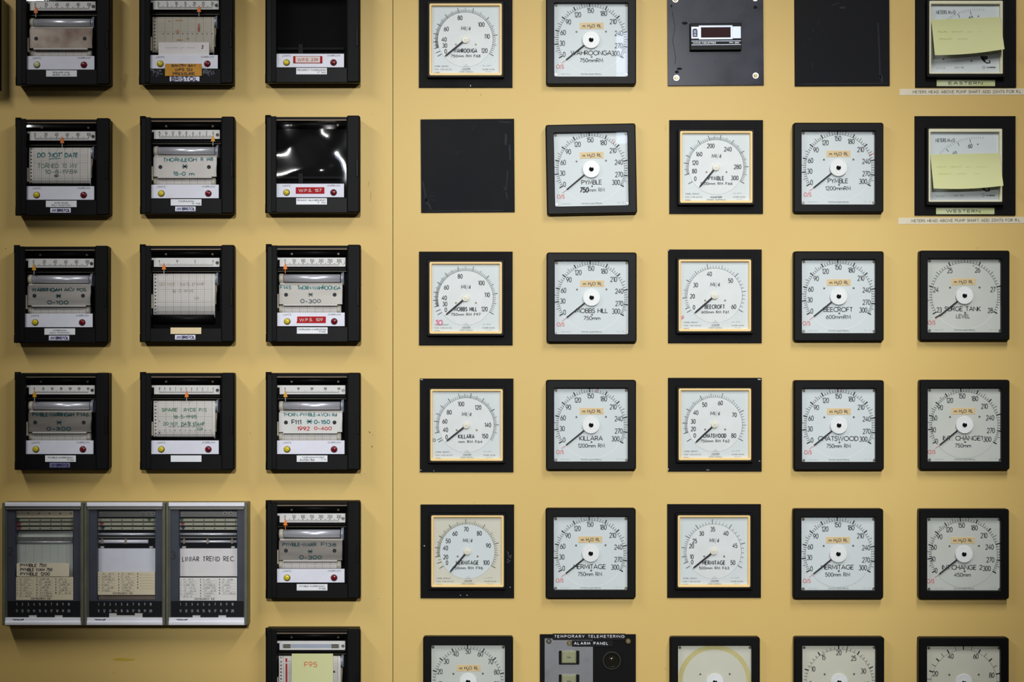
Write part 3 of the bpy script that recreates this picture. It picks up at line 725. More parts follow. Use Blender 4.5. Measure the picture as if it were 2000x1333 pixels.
recorder(519.5, 980.5, 'recorder with steel plate lettered PYMBLE-WARR F138, below the F111 recorder', plate=('steel_dark',
         [('PYMBLE-WARR', 66, 86.5, 6.2, 65, 'ink_teal_dark', 1.3), ('F138', 123, 86.5, 6.2, 29, 'ink_teal_dark', 1.2), ('*', 87.5, 99.5, 8.5, 9.5, 'ink_teal_dark', 1.4), ('0-300', 88, 111.5, 6.2, 43, 'ink_teal_dark', 1.5)]),
         scale=('dots', ['0', '50', '100', '150', '200', '250', '300']), ptr=(38.5, 'pointer_orange'), name=nl('PYMBLE-WARRINGAH', 'F138'))
def m63(mb): 
    for y in (60, 70, 80, 90, 100, 110): mb.rect(39.5, y, 42.5, y + 10.2, prof_t(PROF, y + 5) + .5, 'tape_red')
    mb.rect(132, 84, 136, 88, 22.5, 'ink_dark'); mb.rect(45, 65, 47, 66, 21.5, 'ink_dark')
recorder(519.3, 1230.6, 'recorder at the bottom edge carrying the sticky note marked F95', content='paper', marks=m63, scale_kind='window', ptr=None, name=nl('THORNLEIGH', 'F 95'))

# ------------------------------------------------------------------ sticky notes
def sticky(label, pts, lift, depth, writing=None, grp='pale yellow-green sticky notes'):
    """pts: four photo corners TL, TR, BR, BL; top edge stuck at depth, bottom lifted"""
    cx = sum(p[0] for p in pts) / 4; cy = sum(p[1] for p in pts) / 4
    u = Unit(cx, cy, depth); r = MB(u); n = 12
    def P(s, v):
        x = (pts[0][0] * (1 - s) + pts[1][0] * s) * (1 - v) + (pts[3][0] * (1 - s) + pts[2][0] * s) * v
        y = (pts[0][1] * (1 - s) + pts[1][1] * s) * (1 - v) + (pts[3][1] * (1 - s) + pts[2][1] * s) * v
        y += lift * .22 * v * math.sin(math.pi * s)
        t = depth + lift * (max(0, v - .12) / .88) ** 1.6 * (.75 + .25 * (2 * s - 1) ** 2) + .2
        return x - cx, y - cy, t
    for back in (0, 1):
        idx = [[None] * (n + 1) for _ in range(n + 1)]
        for i in range(n + 1):
            for j in range(n + 1):
                a, b2, c = P(j / n, i / n); idx[i][j] = r.pt(a, b2, c - .12 * back)
        for i in range(n):
            for j in range(n): r.face([idx[i][j], idx[i][j + 1], idx[i + 1][j + 1], idx[i + 1][j]], 'note_yellow', True)
    if writing:
        for s, fx, fy, h, wd, m, th in writing:
            a, b2, c = P(fx, fy)
            tmp = MB(u); tmp.text(s, a, b2, h, 0, m, width=wd, thick=th, jit=.06)
            # drape the lettering on the note
            H = pts[3][1] - pts[0][1]; W = pts[1][0] - pts[0][0]
            t2 = MB(u); t2.text(s, a, b2, h, c + .35, m, width=wd, thick=th, jit=.06)
            off = len(r.v)
            for q in t2.v:
                v = max(0, min(1, fy - (q[2] - t2.u.p(a, b2, c)[2]) / (S * H)))
                sx = max(0, min(1, fx + (q[0] - t2.u.p(a, b2, c)[0]) / (S * W)))
                r.v.append((q[0], -(P(sx, v)[2] + .3) / 1000, q[2]))
            mi = r.mi(m)
            for f in t2.f: r.f.append([off + i for i in f]); r.m.append(mi); r.sm.append(False)
    o = r.build('sticky_note'); o.location = (u.X, 0, u.Z)
    o['label'] = label; o['category'] = 'sticky note'; o['group'] = grp
    return o
sticky('green sticky note with orange F95 on the bottom recorder', [(570, 1277.5), (650.5, 1277.5), (651, 1362), (569, 1362)], 1.5, 33.3, [('F95', .46, .25, 8.8, 24, 'ink_orange', 1.3)])
mat('note_green', (208, 216, 156), 0.7)
W_E = [('nwm  mnwn  wn  wmnw', .45, .36, 4.5, 100, 'note_ink', .5), ('mwnn  wnm   nmw', .42, .56, 4.5, 90, 'note_ink', .5)]
sticky('yellow sticky note curling off the EASTERN meter', [(1819, 38.8), (1953, 33.2), (1962, 96), (1826, 107.8)], 14, 14.6, W_E)
sticky('yellow sticky note curling off the WESTERN meter', [(1817, 302), (1951.5, 299.3), (1959.8, 363), (1823.5, 368.4)], 14, 14.6, W_E)

# ------------------------------------------------------------------ square black framed meters (flat disc pointer)
GP = 'black framed square meters with tan unit tags'
A300 = [209.7, 187.4, 165.3, 142, 118.4, 92.5, 64.6, 40, 12.5, -11.7, -29.5]
P300 = [(-52.8, 29), (-56.5, 7), (-54.8, -13.9), (-44.4, -34.7), (-26.3, -48.8), (-1.5, -57), (24.4, -51.2), (43, -35.4), (54, -12.3), (54, 11.8), (47.6, 27)]
def paton(cx, cy, label, name, sub, vals=None, rot=0, angs=None, minor=5, pos=None, dial='dial_white', hcx=0, name_w=None, sub_w=None, heavy=None, marks=None, tag=True, needle=True, blank=False, dshift=0, low=False, oso=0):
    u = Unit(cx, cy, 14)
    r = root('square_meter', u, label, 'panel meter', GP if not blank else GP, rot)
    mb = MB(u)
    mb.ring((-88, -88, 88, 88), (-72, -72, 72, 72), 0, 14, 'black_gloss', 4.5, 2.5, 2.2, 1.0, ti=3)
    mb.rbox(-84, -84, 84, 84, .2, 3, 'black_inside', bev=0)
    mb.build('frame', r)
    T = 6.4; ds = dshift
    mb = MB(u)
    mb.rbox(-76, -76, 76, 76, 3.2, 6, dial, bev=0)
    if not blank:
        angs = angs or A300; vals = vals or [str(30 * i) for i in range(11)]
        RA = 64.5
        def pa(a, rr): return (rr * math.cos(R(a)) + ds, -rr * math.sin(R(a)))
        arcp = [pa(a, RA) for a in [angs[0] + (angs[-1] - angs[0]) * i / 60 for i in range(61)]]
        mb.stroke(arcp, .55, T - .1, 'ink_grey')
        mb.stroke([pa(a, 65.5) for a in [200 + 140 * i / 40 for i in range(41)]][4:-4], .6, T - .2, 'dial_ring' if not low else 'ink_faint')
        for i, a in enumerate(angs):
            mb.stroke([pa(a, RA), pa(a, 72.3)], 2.3, T, 'ink_black')
            if i < len(angs) - 1:
                for j in range(1, minor + 1):
                    aa = a + (angs[i + 1] - a) * j / (minor + 1)
                    lg = 5.0 if (j * 2 != minor + 1) else 8.2
                    mb.stroke([pa(aa, RA), pa(aa, RA + lg)], .9, T, 'ink_dark')
        pos = pos or P300
        for v, (x, y) in zip(vals, pos):
            if v: mb.text(v, x + ds, y, 9.2, T + .05, 'ink_dark', xs=.92, thick=1.25, gap=.13)
        if name: mb.text(name, hcx, 25.9, 8.2, T, 'ink_black', width=name_w, xs=.92, thick=1.28, gap=.12)
        if sub:
            if heavy:
                mb.text(heavy, -15, 40.6, 9, T, 'ink_black', width=16, thick=2.1, slant=.1); mb.text(sub, 10, 41, 7, T, 'ink_dark', width=30, thick=.85, gap=.14)
            else: mb.text(sub, 0.5 + hcx, 40.4, 7.0, T, 'ink_dark', width=sub_w, xs=.9, thick=1.08, gap=.14)
        mb.text('O/S', -60.8 + oso, 52.8, 7.2, T, 'ink_red', width=14, thick=.95); mb.stroke([(-57.5, 46), (-50.2, 40.8)], .9, T, 'ink_red')
        mb.text('PATON ELECTRICAL', 0.3, 67.4, 2.5, T, 'ink_grey', width=40, thick=.4)
        mb.text('MCG 144/1', -50, 67.2, 2.0, T, 'ink_faint', width=18, thick=.3); mb.text('CL. 1.5', 56, 66.4, 2.0, T, 'ink_faint', width=14, thick=.3)
        if marks: marks(mb, pa, T)
    else:
        # plain dial washed with an old glue ring
        import itertools
        pts = [(65 * math.cos(R(a)), -65 * math.sin(R(a))) for a in range(0, 360, 6)]
        mb.annulus(-1, -1, 62, 72, 6, 6.2, 'dial_wash', 72)
        mb.disc(-1, -1, 62.5, 6, 6.3, 'dial_aged', 72)
        mb.poly([(-72, 12), (-64, 14), (-64, 60), (-72, 60)], 6.5, 'ink_black')
    df = mb.build('dial_face', r)
    if tag and not blank:
        mb = MB(u); mb.rbox(1.1 + hcx - 23.2, -33.2, 1.1 + hcx + 23.2, -20.6, 6, 6.5, 'tag_tan', bev=.15)
        mb.text('m H~O RL', 1.6 + hcx, -26.9, 5.6, 6.65, 'ink_dark', width=36.5, thick=1.0, gap=.18); mb.build('unit_tag', r)
    for x, y in ((-28.7, -15.6), (28.8, -16), (.8, 33.4)):
        mb = MB(u); mb.disc(x, y, 1.9, 6, 6.8, 'dial_screw', 12, .4); mb.disc(x + .5, y + .6, .9, 6.8, 6.9, 'ink_dark', 8); mb.build('dial_screw', r)
    for x, y in ((-68.6, -67.6), (68.8, -67.6), (-68.6, 68.2), (68.8, 68.2)):
        mb = MB(u); mb.disc(x, y, 2.9, 6, 7.2, 'screw_steel' if y > 0 else 'dial_screw', 16, .7); mb.disc(x, y, 1.3, 7.1, 7.3, 'ink_dark', 10); mb.build('corner_screw', r)
    if needle:
        an = math.atan2(39.4, -48.8); L = 62.7; dx, dy = math.cos(an), math.sin(an)
        mb = MB(u)
        q = lambda d, s: (dx * d - dy * s, dy * d + dx * s)
        P4 = [q(0, -1.6), q(L, -1.3), q(L, 1.3), q(0, 1.6)]
        a = mb.loop(P4, 8.0, 8.8); b2 = mb.loop(P4, 8.8); mb.bridge(a, b2, 'ink_black'); mb.face(b2, 'ink_black'); mb.face(a[::-1], 'ink_black')
        mb.build('pointer', r)
    mb = MB(u); mb.disc(0, 0, 17.2, 8.8, 10.4, 'hub_white', 48, .8); hb = mb.build('pointer_disc', r)
    mb = MB(u); mb.disc(0, .3, 4.9, 10.4, 10.7, 'black_inside', 24); mb.annulus(0, .3, 4.7, 5.8, 10.4, 10.9, 'hub_white', 24)
    mb.poly([(-1.8, -5.6), (1.2, -5.4), (2.3, -2.4), (-.2, -2.8)], 11, 'hub_white'); mb.build('disc_hole', hb)
    mb = MB(u); mb.rect(-72.5, -72.5, 72.5, 72.5, 11.5, 'meter_glass'); mb.build('glass', r)
    return r, u
paton(1154.6, 77.4, 'black framed dial meter WAHROONGA 750mmRM with a window reflection on its right', 'WAHROONGA', '750mmRM', name_w=79, sub_w=45)
paton(1155, 330.3, 'tilted black framed dial meter PYMBLE 750mm RM, its 750 overwritten thickly', 'PYMBLE', 'mm RM', rot=1.1, name_w=39, heavy='750',
      marks=lambda mb, pa, T: mb.stroke([pa(49, 64), pa(49, 74)], .9, T, 'ink_pinkish'))
paton(1155.6, 581.3, 'black framed dial meter MOBBS HILL 750mm', 'MOBBS HILL', '750mm', name_w=62, sub_w=32)
paton(1154.5, 830.6, 'black framed dial meter KILLARA 1200mm RM with a red mark right of 150', 'KILLARA', '1200mm RM', name_w=45, sub_w=52,
      marks=lambda mb, pa, T: mb.stroke([pa(81, 64), pa(80, 73)], 1.3, T, 'ink_red'))
paton(1153.8, 1081.6, 'black framed dial meter HERMITAGE 750mm RM, above the telemetering alarm panel', 'HERMITAGE', '750mm RM', name_w=62, sub_w=47, hcx=-2)
B300 = [209.7, 187.5, 165, 141, 118.5, 92, 64.5, 39.5, 12, -12, -29.8]
paton(1638, 327.5, 'black framed dial meter PYMBLE 1200mmRM with a red tick near 230', 'PYMBLE', '1200mmRM', angs=B300, name_w=39, sub_w=49, hcx=-1.5,
      marks=lambda mb, pa, T: mb.stroke([pa(22, 64), pa(22, 77)], 1.0, T, 'ink_red'))
paton(1638.5, 579, 'black framed dial meter BEECROFT 600mmRM', 'BEECROFT', '600mmRM', angs=B300, name_w=56, sub_w=48, hcx=-1.5, oso=-2.5)
paton(1638.8, 831.2, 'black framed dial meter CHATSWOOD 750mm RM with a red tick beside 150', 'CHATSWOOD', '750mm RM', angs=B300, name_w=78, sub_w=47, hcx=-1.5,
      marks=lambda mb, pa, T: mb.stroke([pa(86, 65), pa(86, 73)], 1.3, T, 'ink_red'))
paton(1637.6, 1082.6, 'black framed dial meter HERMITAGE 500mm RM', 'HERMITAGE', '500mm RM', angs=B300, name_w=63, sub_w=48, hcx=-2, low=True, oso=-1)
A28 = [210, 165, 116, 65, 15, -29]
P28 = [(-50, 28), (-58 + 1.5, -11.5), (-29, -49), (25, -50), (55, -12), (50, 29)]
def m38(mb, pa, T):
    mb.stroke([pa(75, 60), pa(73, 62), pa(73, 59)], .7, T, 'ink_dark'); mb.disc(71, 17, 2.2, T - .2, T + .1, 'ink_black', 12)
    mb.stroke([(-58, 43.5), (-50, 39), (-44, 35)], 2.4, T + .1, 'ink_black')
paton(1884.4, 577.6, 'black framed dial meter SURGE TANK LEVEL with scale from 23 to 28', 'SURGE TANK', 'LEVEL', vals=['23', '24', '25', '26', '27', '28'], angs=A28, pos=P28, minor=9, name_w=70, sub_w=26,
      hcx=-4, dial='dial_grey', marks=m38, oso=-4)
C300 = [211, 187.5, 165, 141, 120, 97, 68, 46, 20, -11, -32]
PC = [(-55, 32), (-61.5, 9.5), (-59, -13.5), (-48, -34), (-29.5, -48), (-5.5, -56.5), (19.5, -51.5), (38.5, -36.5), (49.5, -14), (51, 11), (44, 28)]
CX = [(a, b) for a, b in PC]
paton(1884.4, 830.4, 'black framed dial meter INT. CHANGE 1 750mm, directly below the surge tank meter', 'INT. CHANGE1', '750mm', angs=[210, 187.5, 165, 142, 122, 96.5, 69, 44, 17, -10, -31], pos=PC, name_w=77, sub_w=31, hcx=-4, dial='dial_grey', low=True, oso=-4)
paton(1883.3, 1083, 'black framed dial meter INT.CHANGE 2 450mm, lower right', 'INT.CHANGE 2', '450mm', angs=[210, 187.5, 165, 142, 122, 96.5, 69, 44, 17, -10, -31], pos=PC, name_w=78, sub_w=32, hcx=-4, dial='dial_grey', low=True, oso=-5)
A100 = [209.7, 187.4, 165.3, 142, 118.4, 92.5, 64.6, 40, 12.5, -11.7, -29.5]
paton(914.2, 1332.6, 'black framed dial meter below HERMITAGE F96, scale 20 to 80 visible, bottom edge', None, None, vals=[str(i * 10) for i in range(11)], angs=[209.7, 187, 162, 140, 116, 91, 64, 41, 14, -11.7, -29.5],
      pos=[(-52.8, 29), (-54, 4), (-55, -20), (-42.5, -40), (-24, -54.5), (0, -59.5), (24, -54.5), (44, -39.5), (56, -19), (56, 4), (48, 27)], minor=4, dial='dial_grey')
paton(1396.5, 1333.5, 'blank aged meter without scale, yellowed ring round its dial, bottom edge', None, None, blank=True, needle=False, dial='dial_aged')
def m76(mb, pa, T): mb.stroke([pa(77, 73), pa(77, 59)], 1.1, T, 'ink_black'); mb.stroke([pa(47, 66), pa(49, 75)], .6, T, 'ink_pinkish')
paton(1639.4, 1333.5, 'black framed dial meter with hand-drawn line right of its 20, bottom edge', None, None, vals=['0', '5', '10', '15', '20', '25', '30', '35', '40'], angs=[209.7, 187, 159, 125.5, 91, 57, 25, -2, -29.5],
      pos=[(-52, 29), (-56, 3), (-51, -26), (-31, -49), (3 - 4, -58), (28, -47), (47, -22), (54, 4), (48, 27)], minor=4, dial='dial_aged', tag=False, marks=m76)
paton(1883, 1334.5, 'black framed dial meter with coarse scale 20 40 60 80, lower right corner', None, None, vals=['0', '', '20', '', '40', '', '60', '', '80', '', '100'], angs=[209.7, 187, 161, 139, 117, 91, 64, 41, 15, -11.7, -29.5],
      pos=[(-52.8, 29), (0, 0), (-56, -18), (0, 0), (-26, -52), (0, 0), (23, -52), (0, 0), (54, -15), (0, 0), (48, 27)], minor=1, dial='dial_aged', tag=False)

# ------------------------------------------------------------------ square-law flow meters with cream rims
GM = 'flow meters with cream rims on square black plates'
def flow(pc, hub, label, vmax, labels, ticks, name, name_w, sub, sub_w, tip=(-38.3, 32.6), marks=None, dial='dial_white', chips=(), lower=True, serial='B3582', rot=0, W=183, lab={}):
    u = Unit(pc[0], pc[1], 3)
    hx, hy = hub[0] - pc[0], hub[1] - pc[1]
    r = root('flow_meter', u, label, 'panel meter', GM, rot)
    hw = W / 2
    mb = MB(u); mb.rbox(-hw, -hw, hw, hw, 0, 3, 'black_plate', bev=.5)
    for (x, y, a, b2) in chips: mb.poly([(x - a, y - b2), (x + a, y - b2 * .6), (x + a * .8, y + b2), (x - a * .7, y + b2 * .8)], 3.12, 'scuff_white')
    if vmax == 100:
        for j in range(14):
            yy = -1 + rnd.uniform(0, 22); xx = rnd.uniform(76, 83)
            mb.stroke([(xx, yy), (xx + rnd.uniform(1, 4), yy + rnd.uniform(-2, 2)), (xx + rnd.uniform(0, 4), yy + rnd.uniform(1, 3))], .8, 3.12, 'scuff')
    mb.build('mounting_plate', r)
    ox, oy = hx + .4, hy - .6         # bezel centre
    mb = MB(u)
    mb.ring((ox - 75.5, oy - 75, ox + 75.5, oy + 75), (ox - 71, oy - 70.5, ox + 71, oy + 70.5), 3, 13, 'black_gloss', 3, 3, 1.6, .5, ti=8)
    bz = mb.build('bezel', r)
    mb = MB(u)
    mb.ring((ox - 71, oy - 70.5, ox + 71, oy + 70.5), (ox - 66.2, oy - 65.6, ox + 66.2, oy + 65.6), 8, 12.4, 'cream_rim', 3, 1, .8, 1.6, ti=7)
    mb.build('inner_rim', r)
    T = 7.9
    mb = MB(u); mb.rbox(ox - 67.5, oy - 67, ox + 67.5, oy + 67, 6, 7.3, dial, bev=0)
    mb.disc(hx, hy, 53.6, 7.3, 7.65, 'dial_inner' if dial != 'dial_aged' else 'dial_white', 72, .5)
    def A(v): return 211 - 241 * (v / vmax) ** 2
    def pa(a, rr): return (hx + rr * math.cos(R(a)), hy - rr * math.sin(R(a)))
    mb.stroke([pa(211 - 241 * i / 60, 54) for i in range(8, 61)], .4, T - .1, 'ink_grey')
    for v, kind in ticks:
        L, wd = {3: (63.4, 1.15), 2: (61.5, .8), 1: (59.2, .62)}[kind]
        mb.stroke([pa(A(v), 54), pa(A(v), L)], wd, T, 'ink_dark')
    for v in labels:
        rr = 42.8 if v else 44.5; rr = 43.8 if 60 < A(v) < 120 else rr
        if vmax in (150, 300) and v: rr -= .8
        x, y = pa(A(v), rr)
        if v in lab: x, y = hx + lab[v][0], hy + lab[v][1]
        mb.text(str(v), x, y, 8, T, 'ink_black', xs=.92, thick=1.32, gap=.18)
    mb.text('Ml', hx - 4, hy - 22, 6.6, T, 'ink_black', width=8.4, thick=1.3, gap=.2); mb.text('/', hx + 3.4, hy - 21.4, 8, T, 'ink_black', xs=.7, thick=.5); mb.text('d', hx + 8, hy - 22, 6.2, T, 'ink_black', xs=.8, thick=1.2)
    mb.text(name, hx, hy + 21.6, 7.2, T, 'ink_black', width=name_w, thick=1.5, gap=.3)
    mb.text(sub, hx + (.5 if vmax != 150 else 8), hy + 32, 4.7, T, 'ink_dark', width=sub_w, thick=1.0, gap=.2)
    lx = hx - 60
    mb.text('MODEL SQ144/C', lx, hy + 52, 2.3, T - .2, 'ink_grey', width=27, thick=.4, align='l'); mb.text('F.S.D. 4-20 mA D.C.', lx, hy + 58.2, 2.2, T - .2, 'ink_grey', width=34, thick=.4, align='l')
    mb.text(serial, lx, hy + 64.6, 2.4, T - .2, 'ink_grey', width=9.5, thick=.45, align='l')
    mb.text('No. 5241', hx + 33.5, hy + 51, 1.9, T - .2, 'ink_faint', width=16, thick=.35, align='l'); mb.text('CLASS No.10a', hx + 33.5, hy + 58, 2.0, T - .2, 'ink_grey', width=23, thick=.4, align='l')
    mb.text('12-2-10', hx + 39, hy + 62.6, 1.7, T - .2, 'ink_faint', width=12, thick=.3, align='l')
    if lower:
        mb.text('^', hx + 1.5, hy + 48.8, 1.8, T - .2, 'ink_grey', width=3, thick=.35); mb.text('ELMA', hx + 1.5, hy + 51.8, 1.9, T - .2, 'ink_grey', width=9, thick=.3)
        mb.text('MASTER', hx + 1.5, hy + 57.3, 2.6, T - .2, 'ink_dark', width=15, thick=.45); mb.text('INSTRUMENTS P/L', hx + 1.5, hy + 60.2, 1.3, T - .2, 'ink_faint', width=20, thick=.25)
        mb.text('SYDNEY AUSTRALIA', hx + 1.5, hy + 63, 1.7, T - .2, 'ink_grey', width=26, thick=.3)
    else:
        mb.text('MASTER', hx, hy + 58.6, 2.8, T - .2, 'ink_dark', width=22, thick=.7); mb.text('SYDNEY AUSTRALIA', hx, hy + 63.5, 2.0, T - .2, 'ink_grey', width=37, thick=.4)
    if marks: marks(mb, pa, T, hx, hy)
    mb.build('dial_face', r)
    for x in (-18.8, 20.2):
        mb = MB(u); mb.disc(hx + x, hy + 9.4, 1.9, 7.6, 8.2, 'dial_screw', 12, .3); mb.build('dial_screw', r)
    L = math.hypot(*tip); dx, dy = tip[0] / L, tip[1] / L
    mb = MB(u); q = lambda d, s: (hx + dx * d - dy * s, hy + dy * d + dx * s)
    P4 = [q(4, -1.8), q(L * .93, -1.6), q(L, -.5), q(L, .5), q(L * .93, 1.6), q(4, 1.8)]
    a = mb.loop(P4, 9.4, 10.2); b2 = mb.loop(P4, 10.2); mb.bridge(a, b2, 'ink_black'); mb.face(b2, 'ink_black'); mb.face(a[::-1], 'ink_black')
    mb.build('pointer', r)
    mb = MB(u); mb.disc(hx, hy, 6.8, 9, 11.2, 'hub_cream', 28, 1.0); mb.disc(hx + .2, hy + .3, 3.2, 11.2, 12, 'hub_cream', 20, .5); mb.rect(hx - 2, hy - .1, hx + 2.2, hy + .6, 12.1, 'rail_cream')
    mb.build('pointer_hub', r)
    mb = MB(u); mb.rect(ox - 66.2, oy - 65.6, ox + 66.2, oy + 65.6, 12.2, 'meter_glass'); mb.build('glass', r)
    return r
def tk(vmax, bands, majors, mids=()):
    out = []; M = set(majors)
    for v0, v1, st in bands:
        v = v0
        while v <= v1 + 1e-6:
            if round(v, 3) not in M: out.append((v, 2 if round(v, 3) in mids else 1))
            v += st
    return out + [(v, 3) for v in majors]
T120 = tk(120, [(30, 120, 1)], [0, 20] + list(range(30, 121, 10)), set(range(35, 120, 10)))
LB120 = {0: (-38.5, 23), 30: (-40.3, 11.6), 40: (-41.5, -.4)}
L120 = [0, 30, 40, 60, 80, 100, 110, 120]
flow((909.5, 79.5), (909, 77.4), 'cream rimmed flow meter WAHROONGA 750mm RM F68, top of the first dial column', 120, L120, T120, 'WAHROONGA', 45, '750mm RM F68', 57, tip=(-40, 32.5), lab=LB120, chips=((9.5, 88, .6, 2),), serial='E1280', W=183)
def mk97(mb, pa, T, hx, hy): mb.text('10', hx - 52, hy + 47.5, 9.5, T, 'ink_pink', width=13, thick=1.6, jit=.06, slant=.1)
flow((909.8, 583.2), (909.2, 582.6), 'cream rimmed flow meter MOBBS HILL F97 with a pink handwritten 10', 120, L120, T120, 'MOBBS HILL', 44, '750mm RM F97', 57, marks=mk97, lab=LB120, serial='E1281')
T150 = tk(150, [(40, 100, 2), (100, 150, 1)], [0, 20, 40] + list(range(60, 151, 20)) + [50 + 20 * i for i in range(1, 5)] + [110, 130], {65, 75, 85, 95, 105, 115, 125, 135, 145, 50})
def mk64(mb, pa, T, hx, hy): mb.stroke(arc(hx - 62.8, hy + 28.8, 2.8, 2.6, 0, 360, 12), 1.0, T + .2, 'ink_navy')
flow((911.4, 831.4), (910.8, 831.4), 'cream rimmed flow meter KILLARA F64 with a small blue pen circle', 150, [0, 40, 60, 80, 100, 120, 140, 150], T150, 'KILLARA', 31, 'mm RM F64', 46, marks=mk64, lab={0: (-38.6, 23), 40: (-40.6, 8.7), 60: (-42, -7.9)}, chips=((-88, -89.5, 2.5, .8), (-89.5, 87.5, 1, 1), (-64, 89, .4, 1)), tip=(-39, 31), serial='E1088')
T100 = tk(100, [(30, 100, 1)], [0, 20, 30, 40, 50, 60, 70, 80, 90, 100], {35, 45, 55, 65, 75, 85, 95}) + [(25, 1)]
flow((912.7, 1077.8), (912.7, 1078.2), 'cream rimmed flow meter HERMITAGE F96 with a scuffed right side of its plate', 100, [0, 20, 40, 50, 60, 70, 80, 90, 100], T100, 'HERMITAGE', 43, '750mm RM F96', 59, tip=(-34, 40), lab={0: (-39.7, 21.7), 20: (-42, 10.5), 40: (-42.5, -7)},
     dial='dial_aged', chips=((-84, -11, 1.2, 1), (-13.5, 85.5, .9, .9), (-.5, 85.5, .9, .9), (83.5, 70, .8, .8)), serial='B3518')
T300 = tk(300, [(80, 200, 4), (200, 300, 2)], [0, 80, 120, 140, 160, 180, 200, 220, 240, 260, 280, 300], {100, 150, 170, 190, 210, 230, 250, 270, 290})
flow((1398.9, 326.1), (1398.7, 326.8), 'cream rimmed flow meter PYMBLE 1200mm RM F66 with scale to 300', 300, [0, 80, 120, 160, 200, 240, 280, 300], T300, 'PYMBLE', 30, '1200mm RM F66', 62, tip=(-32.5, 38.8), lab={0: (-40.7, 22.4), 80: (-42.3, 7.6), 120: (-41, -8.8)}, lower=False, serial='B3580')
T60 = tk(60, [(10, 20, 2), (20, 60, 1)], [0, 10, 20, 30, 40, 50, 60], {15, 25, 35, 45, 55})
def mk61(mb, pa, T, hx, hy): mb.text('9', hx - 63, hy + 43, 7.5, T, 'ink_pink', width=4, thick=1.0, jit=.1, rot=20)
flow((1396.4, 579), (1396, 578), 'cream rimmed flow meter BEECROFT 600mm RM F61 with scale to 60', 60, [0, 20, 30, 40, 50, 60], T60, 'BEECROFT', 38, '600mm RM F61', 53, tip=(-39.5, 34), marks=mk61, lab={0: (-40.6, 22.7), 20: (-43.5, 1)}, chips=((-90.5, -90, 1, 1.3),), serial='B3577')
T80 = tk(80, [(20, 80, 1)], [0, 20, 30, 40, 50, 60, 70, 80], {25, 35, 45, 55, 65, 75})
flow((1396.3, 830), (1396, 830), 'cream rimmed flow meter CHATSWOOD 750mm RM F62 with scale to 80', 80, [0, 20, 30, 40, 50, 60, 70, 80], T80, 'CHATSWOOD', 44, '750mm RM F62', 56, tip=(-37.5, 35), lab={0: (-39, 21.3), 20: (-41.8, 8.4), 30: (-42.2, -6.3), 40: (-37, -23.5)}, chips=((86.5, -88.5, 3.2, 1), (-14, 88.5, 3.5, .4), (-91, 87, .6, 2), (87, 71, 1.6, .6)), serial='B3576')
T50 = tk(50, [(10, 20, 1), (20, 50, 1)], [0, 10, 20, 25, 30, 35, 40, 45, 50, 15])
flow((1394.8, 1077), (1394.3, 1078.2), 'cream rimmed flow meter HERMITAGE 500mm RM F63 with scale to 50', 50, [0, 10, 20, 25, 30, 35, 40, 45, 50], T50, 'HERMITAGE', 43, '500mm RM F63', 58, tip=(-40.5, 32.5), lab={0: (-42.5, 20.5), 10: (-43.3, 10), 20: (-43.6, -11)}, serial='B3579')

